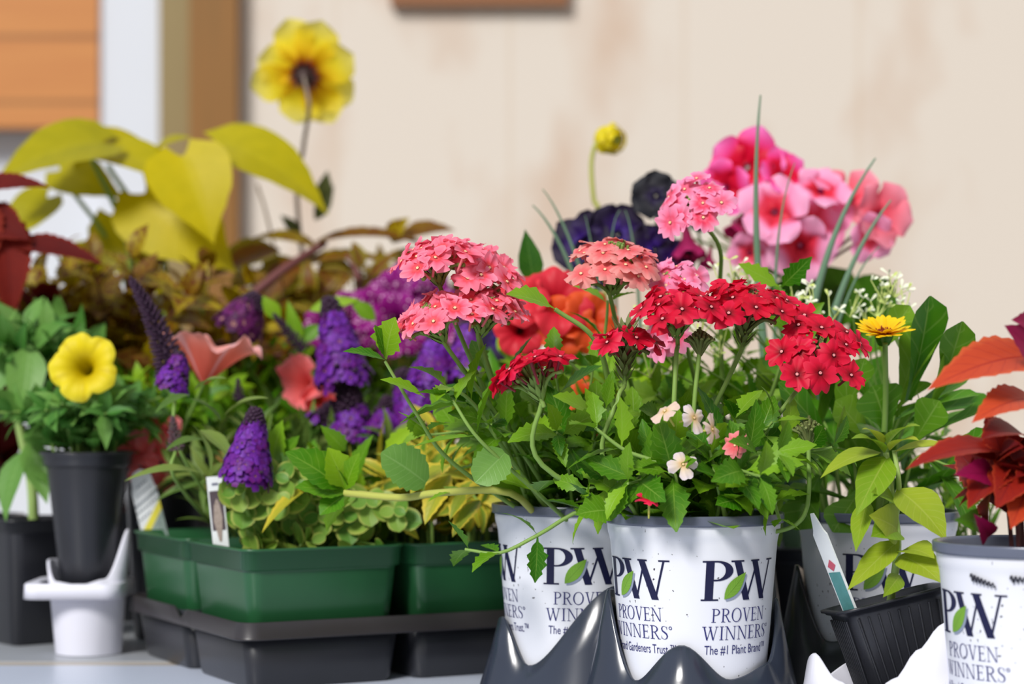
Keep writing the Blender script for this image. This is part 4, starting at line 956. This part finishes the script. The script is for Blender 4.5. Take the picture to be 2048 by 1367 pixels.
# burgundy coleus at the left edge
t, c, zs = potted('coleus', 'dark burgundy coleus with pointed toothed leaves at the left edge', -.475, 1.84)
bush(t, c, zs, 16, .09, .24, SERR, C_RED, ST_RED, R, base=.03, size=.07, asp=.55, nodes=5, flat=.2, parts=40)
for a, b, W, u in (((-70, 385), (103, 376), .030, (0, -.9, 1)), ((15, 490), (210, 532), .032, (0, -.8, 1)), ((10, 420), (25, 640), .046, (.2, -1, .2)), ((-40, 430), (60, 480), .04, (0, -1, .4)), ((-20, 520), (40, 620), .04, (0, -1, .3)), ((-50, 400), (-20, 560), .05, (0, -1, .2))):
    leafpart(t, at(*a, 1.78), at(*b, 1.76), W, C_RED, up=u, sh='ovate', teeth=12, td=.10, droop=.6, nv=6, R=R)
# lime sweet potato / coleus
t, c, zs = potted('sweet_potato_vine', 'big heart-shaped lime yellow leaves on tall stems in front of the white post', -.335, 2.08)
for P, r in (([V((c.x, c.y, zs)), at(275, 600, 2.05), at(250, 460, 2.03), at(185, 320, 2.0)], .0045), ([V((c.x, c.y, zs)), at(300, 600, 2.06), at(300, 470, 2.05), at(215, 330, 2.03)], .004), ([V((c.x, c.y, zs)), at(330, 520, 2.06), at(380, 300, 2.02)], .0035), ([V((c.x, c.y, zs)), at(420, 500, 2.07), at(420, 295, 2.04)], .0035), ([V((c.x, c.y, zs)), at(250, 560, 2.06), at(130, 360, 2.05)], .0035)):
    flower_stem(t, P, r, r * .6, name='stem')
for a, b, W, Y, u, dr in (((205, 285), (-14, 385), .088, 1.99, (-.15, -.8, 1), .9), ((290, 325), (140, 262), .05, 2.03, (0, -.7, 1), .9), ((365, 312), (428, 490), .082, 1.97, (.15, -1, .25), .35), ((430, 285), (655, 440), .088, 2.03, (.55, -.8, .8), .9), ((290, 385), (475, 548), .098, 2.01, (-.3, -1, .5), .4), ((300, 312), (388, 278), .036, 2.02, (0, -.6, 1), .8), ((95, 395), (0, 500), .052, 2.02, (-.4, -1, .4), .5), ((210, 300), (395, 400), .055, 2.0, (.2, -.8, 1), .8), ((150, 330), (190, 250), .05, 2.06, (0, -.7, 1), .7), ((230, 430), (330, 600), .07, 2.06, (-.4, -1, .4), .4), ((180, 500), (140, 610), .05, 2.08, (0, -1, .3), .4), ((120, 340), (250, 400), .05, 2.04, (0, -1, .5), .5)):
    leafpart(t, at(*a, Y), at(*b, Y - .02), W, G_CHART, up=u, sh='heart', droop=dr, fold=.12, nu=12, nv=8, lob=.16, R=R)
bush(t, c, zs, 12, .10, .15, L_(sh='heart', nu=8, nv=6, fold=.3, d0=.3, d1=.9, lob=.15), leafmat('mid green heart leaf', (62, 124, 14), (122, 160, 20), (150, 180, 60), vamt=.3), G_STEM, R, base=.03, size=.075, asp=.85, nodes=3, pairs=False, t0=.6, parts=40)
# yellow dahlia, seen from behind
P_DAH = petalmat('yellow dahlia petal', [(0, (120, 20, 10)), (.15, (170, 56, 10)), (.34, (244, 206, 26)), (.6, (250, 230, 50)), (1, (252, 242, 130))], tr=.45)
t, c, zs = potted('dahlia', 'tall yellow dahlia with a maroon centre, bent on a thin stalk against the wall', -.19, 2.24)
p = at(610, 150, 2.12)
o = petalflower(t, p, (.10, .9, .40), .054, 8, .043, P_DAH, R, 'petal', cup=.08, name='flower', droop=.5, wav=.07, jit=.2, nu=12)
mc = MB()
for k in range(9):
    a = k * 2 * pi / 9; M = zframe((.10, .9, .40), p); d = M.to_3x3() @ V((math.cos(a), math.sin(a), -.25)); leafgeo(mc, frame(d, M.to_3x3() @ V((0, 0, -1)), p - V((0, .004, 0))), .017, .009, 'ovate', 6, 4, droop=-.4, R=R)
mc.lathe([(1e-5, -.012), (.006, -.010), (.008, -.004), (.006, .002)], M=zframe((.10, .9, .40), p), n=16)
mc.build('calyx', plain('dark green purple calyx', (62, 40, 36), .6), o)
flower_stem(t, [V((c.x, c.y, zs)), at(596, 430, 2.16), at(606, 300, 2.13), at(618, 215, 2.10), p - V((0, .010, .004))], .0026, .002, plain('brown dahlia stalk', (128, 112, 100), .6))
flower_stem(t, [V((c.x, c.y, zs)), at(545, 480, 2.2), at(515, 370, 2.2)], .0016, .0014, ST_BROWN)
for a, b, W in (((640, 415), (655, 340), .02), ((630, 440), (668, 370), .016), ((600, 470), (560, 430), .014)):
    leafpart(t, at(*a, 2.15), at(*b, 2.15), W, leafmat('dark bronze leaf', (52, 60, 20), (70, 78, 34), (80, 60, 40)), up=(.3, -1, .2), sh='ovate', R=R)
bush(t, c, zs, 14, .09, .13, OVATE, G_DARK, ST_BROWN, R, base=.03, size=.05, asp=.5, nodes=4)
# rust coleus in the middle
t, c, zs = potted('coleus', 'rust and olive coleus with arching leaves behind the magenta petunias', -.14, 2.10)
bush(t, c, zs, 40, .17, .265, SERR, C_RUST, ST_RED, R, base=.03, size=.07, asp=.5, nodes=7, flat=.2)
for a, b, W, m, u in (((585, 540), (795, 530), .030, C_RUST, (0, -.6, 1)), ((620, 490), (870, 500), .030, C_OLIVE, (0, -.5, 1)), ((790, 485), (912, 462), .034, C_OLIVE, (0, -.8, 1)), ((780, 480), (820, 435), .024, C_OLIVE, (0, -1, .4)), ((640, 500), (500, 480), .03, C_OLIVE, (0, -.6, 1)), ((600, 520), (510, 620), .05, C_RUST, (0, -1, .5)), ((560, 500), (420, 560), .05, C_RUST, (0, -.8, 1)), ((690, 520), (640, 610), .04, C_OLIVE, (0, -1, .4)), ((760, 520), (900, 540), .03, C_RUST, (0, -.6, 1))):
    leafpart(t, at(*a, 2.04), at(*b, 2.02), W, m, up=u, sh='ovate', teeth=10, td=.1, droop=.8, fold=.25, nv=6, R=R)
flower_stem(t, [at(430, 650, 1.98), at(560, 545, 2.0), at(650, 485, 2.04)], .0055, .0035, ST_RED, 'stem')
flower_stem(t, [V((c.x, c.y, zs)), at(720, 590, 2.0), at(690, 500, 2.04)], .004, .003, ST_RED, 'stem')
# red petunias with purple, orange and maroon blooms
P_REDP = petalmat('scarlet petunia petal', [(0, (110, 4, 30)), (.35, (206, 24, 48)), (1, (236, 60, 74))])
P_ORG = petalmat('orange red petal', [(0, (150, 20, 10)), (.4, (216, 66, 24)), (1, (234, 96, 44))])
P_MRN = petalmat('maroon petal', [(0, (90, 4, 30)), (.5, (158, 12, 50)), (1, (190, 30, 84))])
t, c, zs = potted('petunia', 'pot of scarlet and orange petunias glimpsed between the verbena stems', .03, 1.68)
bush(t, c, zs, 34, .11, .175, OVATE, G_FRESH, G_STEM, R, base=.03, size=.046, asp=.42, nodes=6)
for px, py, r, m, ax in ((1115, 600, .029, P_REDP, (.2, -1, .5)), (1040, 600, .022, P_REDP, (-.3, -1, .5)), (1180, 640, .024, P_ORG, (.3, -1, .2)), (1130, 650, .024, P_ORG, (0, -1, .1)), (1185, 800, .022, P_ORG, (0, -1, .4)), (1180, 885, .017, P_MRN, (-.2, -1, .5)), (1030, 855, .010, P_MRN, (0, -1, .4)), (1040, 660, .02, P_REDP, (0, -1, 0))):
    o, b = petunia(t, at(px, py, 1.56), ax, r, m, R, ruffle=.12)
    flower_stem(t, [V((c.x, c.y, zs)), b.lerp(V((c.x, c.y, zs)), .5), b], .0013, .0011)
leafpart(t, at(1068, 570, 1.6), at(1050, 458, 1.6), .020, G_DARK, up=(0, -1, .1), sh='ovate', droop=.2, R=R)
# dark pansies
P_PAN = petalmat('purple black pansy petal', [(0, (64, 30, 140)), (.35, (44, 16, 84)), (.7, (30, 18, 48)), (1, (38, 28, 52))], tr=.15, rough=.6)
P_BLK = petalmat('black petal', [(0, (40, 24, 70)), (.4, (26, 24, 34)), (1, (30, 32, 38))], tr=.1, rough=.6)
t, c, zs = potted('pansy', 'purple-black ruffled pansies rising behind the salmon verbena head', .10, 1.80)
bush(t, c, zs, 26, .09, .18, OVATE, G_DARK, G_STEM, R, base=.03, size=.042, asp=.5, nodes=6)
for px, py, r, m, ax in ((1312, 392, .022, P_BLK, (-.2, -1, .2)), (1395, 430, .016, P_BLK, (.6, -1, 0)), (1165, 490, .027, P_PAN, (-.4, -1, .3)), (1235, 470, .026, P_PAN, (.1, -1, .3)), (1310, 500, .024, P_PAN, (.4, -1, .2)), (1200, 520, .024, P_PAN, (0, -1, 0)), (1345, 520, .018, P_PAN, (.3, -1, .1)), (1190, 650, .018, P_PAN, (.1, -1, .2)), (1000, 680, .02, P_PAN, (-.1, -1, .2))):
    q = at(px, py, 1.72); petalflower(t, q, ax, r, 5, r * 1.15, m, R, 'petal', cup=.2, wav=.12, droop=.3, centre=P_BLK, cr=.14)
    flower_stem(t, [V((c.x, c.y, zs)), q - V((0, -.02, .06)), q + V((0, .004, -.002))], .0013, .0011)
# yellow bud on a crooked stalk
P_BUD = petalmat('yellow bud petal', [(0, (206, 190, 20)), (.6, (240, 222, 30)), (1, (250, 236, 80))])
t, c, zs = potted('ranunculus', 'single round yellow bud on a crooked pale stalk against the cream wall', .10, 1.96)
p = at(1222, 279, 1.86)
flower_stem(t, [V((c.x, c.y, zs)), at(1203, 480, 1.87), at(1188, 400, 1.86), at(1183, 330, 1.86), at(1192, 288, 1.86), at(1212, 278, 1.86)], .0024, .0020, ST_YEL)
mb = MB(); M = zframe((.5, -.85, -.15), p, 1.15)
mb.lathe([(1e-5, .0085), (.004, .009), (.0072, .0066), (.0098, .002), (.0108, -.003), (.0102, -.0085), (.007, -.0118), (1e-5, -.0125)], M=M, n=24); o = mb.build('flower_bud', P_BUD, t)
mc = MB()
for k in range(16):
    a = k * 2.4; q = .0035 + .0075 * (k / 16); d = M.to_3x3() @ V((-math.sin(a), math.cos(a), .1))
    b = M @ V((q * math.cos(a), q * math.sin(a), .009 - .010 * (k / 16) ** 1.5)); leafgeo(mc, frame(d, M.to_3x3() @ V((math.cos(a), math.sin(a), .4)), b - d * .006), .013, .009, 'round', 6, 4, droop=.9, R=R)
mc.build('bud_petals', P_BUD, o)
mc = MB(); mc.lathe([(1e-5, .0102), (.0028, .0100), (.0036, .0085)], M=M, n=16); mc.build('bud_centre', plain('greenish bud centre', (150, 160, 60), .6), o)
bush(t, c, zs, 12, .06, .10, OVATE, G_DARK, G_STEM, R, base=.03, size=.04, asp=.5, nodes=4)
# pink geranium
P_GER = petalmat('pink geranium petal with red blotch', [(0, (216, 4, 36)), (.34, (232, 14, 44)), (.44, (250, 110, 150)), (.55, (255, 168, 210)), (1, (255, 196, 230))], c2=(250, 150, 196), rnd=True)
P_GER2 = petalmat('coral pink geranium petal', [(0, (224, 30, 60)), (.35, (246, 106, 126)), (1, (252, 160, 180))])
P_GER3 = petalmat('magenta geranium petal', [(0, (200, 0, 40)), (.45, (222, 10, 60)), (.65, (242, 70, 150)), (1, (252, 130, 205))])
P_GBD = petalmat('dark pink bud petal', [(0, (130, 10, 60)), (1, (186, 40, 106))])
t, c, zs = potted('geranium', 'pink geranium with red-blotched petals in a big cluster before the cream wall', .25, 1.80, .038, .05)
bush(t, c, zs, 16, .075, .135, L_(sh='round', nu=7, nv=6, fold=.25, d0=-.2, d1=.5), G_DARK, G_STEM, R, base=.03, size=.05, asp=1.0, nodes=4, pairs=False, t0=.4, flat=.35)
for px, py, r, m, ax in ((1495, 335, .034, P_GER3, (-.3, -1, .2)), (1560, 350, .024, P_GER3, (.5, -1, .5)), (1455, 375, .026, P_GER3, (-.7, -1, -.1)), (1550, 425, .032, P_GER, (-.3, -1, .3)), (1525, 470, .026, P_GER, (-.7, -1, -.2)), (1618, 445, .036, P_GER, (0, -1, .0)), (1600, 490, .03, P_GER, (0, -1, -.3)), (1640, 385, .026, P_GER, (.2, -.8, .7)), (1700, 400, .030, P_GER2, (.3, -1, .5)), (1755, 430, .032, P_GER2, (.6, -1, .1)), (1735, 470, .022, P_GER, (.4, -1, -.3)), (1500, 505, .020, P_GER, (-.4, -1, -.3))):
    q = at(px, py, 1.71 + R.uniform(-.02, .03)); petalflower(t, q, ax, r, 5, r * .92, m, R, 'petal', cup=.3, droop=.6, wav=.09, jit=.2, nu=10, centre=P_GBD, cr=.1)
    flower_stem(t, [at(1600, 570, 1.77), q.lerp(at(1600, 560, 1.77), .45), q + V((0, .006, -.002))], .0015, .0012, name='pedicel', m=ST_RED)
for px, py, r, ax in ((1375, 468, .024, (.1, -.3, -1)), (1475, 440, .016, (-.4, -.4, -.8)), (1418, 508, .012, (-.2, -.4, -1)), (1365, 500, .012, (.2, -.4, -1))):
    q = at(px, py, 1.72); petunia(t, q - V((0, 0, r * .3)), ax, r * .9, P_GBD, R, throat=1.3, open_=.25, ruffle=.04)
    flower_stem(t, [at(1590, 570, 1.77), q.lerp(at(1560, 560, 1.77), .5) + V((0, 0, .01)), q + V((0, 0, r))], .0013, .001, name='pedicel')
for P in ([V((c.x, c.y, zs)), at(1600, 620, 1.78), at(1600, 560, 1.77)], [V((c.x, c.y, zs)), at(1560, 620, 1.79), at(1580, 560, 1.77)]): flower_stem(t, P, .003, .0026)
for a, b, W in (((1640, 640), (1700, 540), .055), ((1610, 620), (1690, 600), .05), ((1560, 650), (1600, 560), .045), ((1720, 640), (1780, 560), .05), ((1700, 680), (1800, 640), .05)):
    leafpart(t, at(*a, 1.75), at(*b, 1.73), W, G_DARK, up=(0, -1, .5), sh='round', droop=.3, nv=6, R=R)
# tubular onion-like blades
BLADE = plain('grey green tubular leaf', (112, 142, 118), .4, .4, noise=.4, nscale=30, dark=(84, 120, 80))
t, c, zs = potted('bunching_onion', 'clump of tall grey-green tubular onion blades crossing the pink geranium', .215, 1.605, .03, .04, .09)
def blade(t, c, zs, a, b, Y, r):
    mb = MB(); A, B = at(*a, Y), at(*b, Y); P0 = V((c.x, c.y, zs))
    mb.tube([P0 * (1 - k) ** 2 + A * (2 * k * (1 - k)) + B * k * k for k in [i / 20 for i in range(21)]], r * 1.3, r * .15, 8); mb.build('blade', BLADE, t)
for a, b, r in (((1485, 545), (1521, 190), .0042), ((1570, 565), (1751, 316), .0046), ((1615, 605), (1782, 400), .0044), ((1510, 520), (1590, 325), .002), ((1650, 580), (1760, 492), .002)): blade(t, c, zs, a, b, 1.56, r)
t, c, zs = potted('bunching_onion', 'short onion blades leaning left, in front of the purple pansies', .105, 1.665, .026, .034, .085)
for a, b, r in (((1185, 495), (1085, 378), .0028), ((1180, 510), (1065, 410), .0034), ((1290, 500), (1250, 420), .002), ((1185, 480), (1240, 420), .0016), ((1190, 500), (1170, 430), .0016)): blade(t, c, zs, a, b, 1.62, r)
# white euphorbia sprays
BRACT = plain('creamy white bract', (236, 240, 214), .5, .3)
BRACTY = plain('pale green bract', (206, 220, 130), .5, .3)
t, c, zs = potted('euphorbia', 'airy sprays of tiny creamy white euphorbia bracts around the yellow daisy', .335, 1.57, .03, .04, .09)
for px, py in ((1470, 545), (1500, 560), (1590, 590), (1605, 620), (1630, 600), (1560, 610), (1660, 615), (1700, 600), (1770, 575), (1790, 560), (1755, 600), (1480, 640), (1440, 680), (1300, 720), (1350, 700), (1590, 650), (1400, 640), (1310, 640), (1740, 640), (1620, 640), (1450, 560), (1810, 590)):
    Y = 1.46 + R.uniform(-.03, .03); q = at(px, py, Y); b = V((c.x - .06 + R.uniform(-.02, .02), c.y - .02, zs + .04))
    flower_stem(t, [V((c.x, c.y, zs)), b.lerp(q, .55) + V((0, 0, .01)), q], .0009, .0006, n=10)
    mb = MB()
    for k in range(6):
        w_ = q + rv(R, .010); mb.tube([q - V((0, 0, .012)), w_], .0005, .0004, 4, 1)
        for e in range(2):
            d = V((R.uniform(-1, 1), R.uniform(-1, .2), R.uniform(.0, .8))); leafgeo(mb, frame(d, V((0, -1, .6)), w_), R.uniform(.004, .0075), .0024, 'spat', 5, 2, droop=.3, mat=0 if R.random() < .7 else 1, R=R)
    mb.build('bracts', [BRACT, BRACTY], t)
bush(t, c, zs, 14, .09, .11, LANCE, G_FRESH, G_STEM, R, base=.02, size=.03, asp=.2, nodes=6, bias=(-.04, -.03))

# ------------------------------------------------------------------ plant tags
TAGW = plain('white plastic tag', (234, 238, 240), .35, .4)
TAGEDGE = plain('tag back', (216, 222, 230), .35)
def plate(t, outline, M, th, m, name, parent=None):
    mb = MB(); f = [M @ V((x, -th / 2, z)) for x, z in outline]; b = [M @ V((x, th / 2, z)) for x, z in outline]
    mb.poly(f, 0); mb.poly(b[::-1], 0); n = len(f)
    for k in range(n): mb.poly([f[k], b[k], b[(k + 1) % n], f[(k + 1) % n]], 0)
    return mb.build(name, m, parent or t, smooth=False)
def tagframe(foot, tip, yaw):
    z = (V(tip) - V(foot)); L = z.length; z.normalize(); x = V((math.cos(yaw), math.sin(yaw), 0)); x = (x - z * x.dot(z)).normalized(); y = z.cross(x)
    M = Matrix((x, y, z)).transposed().to_4x4(); M.translation = V(foot); return M, L
def stripe(t, par, M, pts, e, m, name):
    mb = MB(); mb.poly([M @ V((x, -.0006 - e, z)) for x, z in pts]); return mb.build(name, m, par, smooth=False)
# round-headed tag, yellow stripe
foot, tip = at(314, 1085, 1.668), at(278, 938, 1.668); M, L = tagframe(foot, tip, math.radians(14))
t = thing('plant_tag', 'round-headed white plant tag with a slanting yellow stripe, in the back left green pack', 'tag', foot)
hw = .0100
ol = [(-hw, -.01), (hw, -.01), (hw, L * .72), (hw * .86, L * .78), (hw * .8, L * .9), (hw * .5, L * .97), (0, L), (-hw * .5, L * .97), (-hw * .8, L * .9), (-hw * .86, L * .78), (-hw, L * .72)]
p_ = plate(t, ol, M, .0009, TAGW, 'tag_plate')
stripe(t, p_, M, [(-hw, .002), (-hw, .010), (hw, L * .56), (hw, L * .43)], .0001, plain('yellow print', (236, 226, 80), .4), 'yellow_stripe')
stripe(t, p_, M, [(-hw, -.01), (-hw, .001), (hw, L * .42), (hw, -.01)], .0001, plain('grey green photo print', (88, 104, 104), .4, noise=.9, nscale=300, dark=(190, 210, 200)), 'photo_print')
mb = MB()
def scrib(x0, x1, z, n, s):
    for k in range(n):
        xa = x0 + (x1 - x0) * k / n; xb = xa + (x1 - x0) / n * .65
        mb.poly([M @ V((xa, -.0008, z + (xa) * .5)), M @ V((xb, -.0008, z + xb * .5)), M @ V((xb, -.0008, z + xb * .5 + s)), M @ V((xa, -.0008, z + xa * .5 + s))])
scrib(-.005, .004, L * .80, 4, .0016); scrib(-.007, .007, L * .70, 7, .0012); scrib(-.010, .011, L * .58, 7, .0022); scrib(-.010, .010, L * .50, 8, .0014); scrib(-.011, .002, L * .40, 5, .0014)
mb.build('printed_words', plain('grey print', (120, 130, 140), .5), p_, smooth=False)
# narrow tag with photo
foot, tip = at(442, 1090, 1.505), at(428, 952, 1.505); M, L = tagframe(foot, tip, math.radians(8))
t = thing('plant_tag', 'narrow white plant tag with a dark photo print, in the front green pack', 'tag', foot)
hw = .0056
p_ = plate(t, [(-hw, -.012), (hw, -.012), (hw, L), (-hw, L)], M, .0008, TAGW, 'tag_plate')
stripe(t, p_, M, [(-hw * .82, L * .22), (hw * .82, L * .22), (hw * .82, L * .79), (-hw * .82, L * .79)], .0001, plain('dark photo print', (92, 78, 86), .4, noise=.7, nscale=200, dark=(60, 52, 56)), 'photo_print')
stripe(t, p_, M, [(-.0006, L * .06), (.001, L * .06), (hw * .55, L * .4), (hw * .3, L * .62), (0, L * .68), (-hw * .4, L * .58), (-hw * .6, L * .36)], .0002, plain('pale plume print', (196, 176, 168), .5, noise=.9, nscale=500, dark=(110, 100, 84)), 'printed_plume')
stripe(t, p_, M, [(-.0022, L * .87), (.0022, L * .87), (.0022, L * .905), (-.0022, L * .905)], .0001, plain('grey print', (110, 114, 136), .5), 'printed_words')
# leaning tag in basil
foot = M5 @ V((-.0245, -.0185, .060)); tip = at(1624, 1026, foot.y - .006); M, L = tagframe(foot, tip, math.radians(-58))
t = thing('plant_tag', 'white and teal plant tag leaning out of the ribbed black pot', 'tag', foot)
hw = .0065
p_ = plate(t, [(-hw * .5, 0), (hw * .5, 0), (hw, .012), (hw, L * .82), (hw * .7, L * .86), (hw * .2, L), (-hw * .2, L), (-hw * .7, L * .86), (-hw, L * .82), (-hw, .012)], M, .001, TAGW, 'tag_plate')
stripe(t, p_, M, [(-hw * .85, .013), (hw * .85, .013), (hw * .85, L * .5), (-hw * .85, L * .5)], .0001, plain('teal print', (96, 156, 160), .4, noise=.7, nscale=200, dark=(60, 120, 110)), 'photo_print')
stripe(t, p_, M, [(-hw * .6, L * .55), (0, L * .51), (hw * .6, L * .56), (0, L * .61)], .0002, plain('pink diamond print', (200, 90, 110), .4), 'printed_diamond')
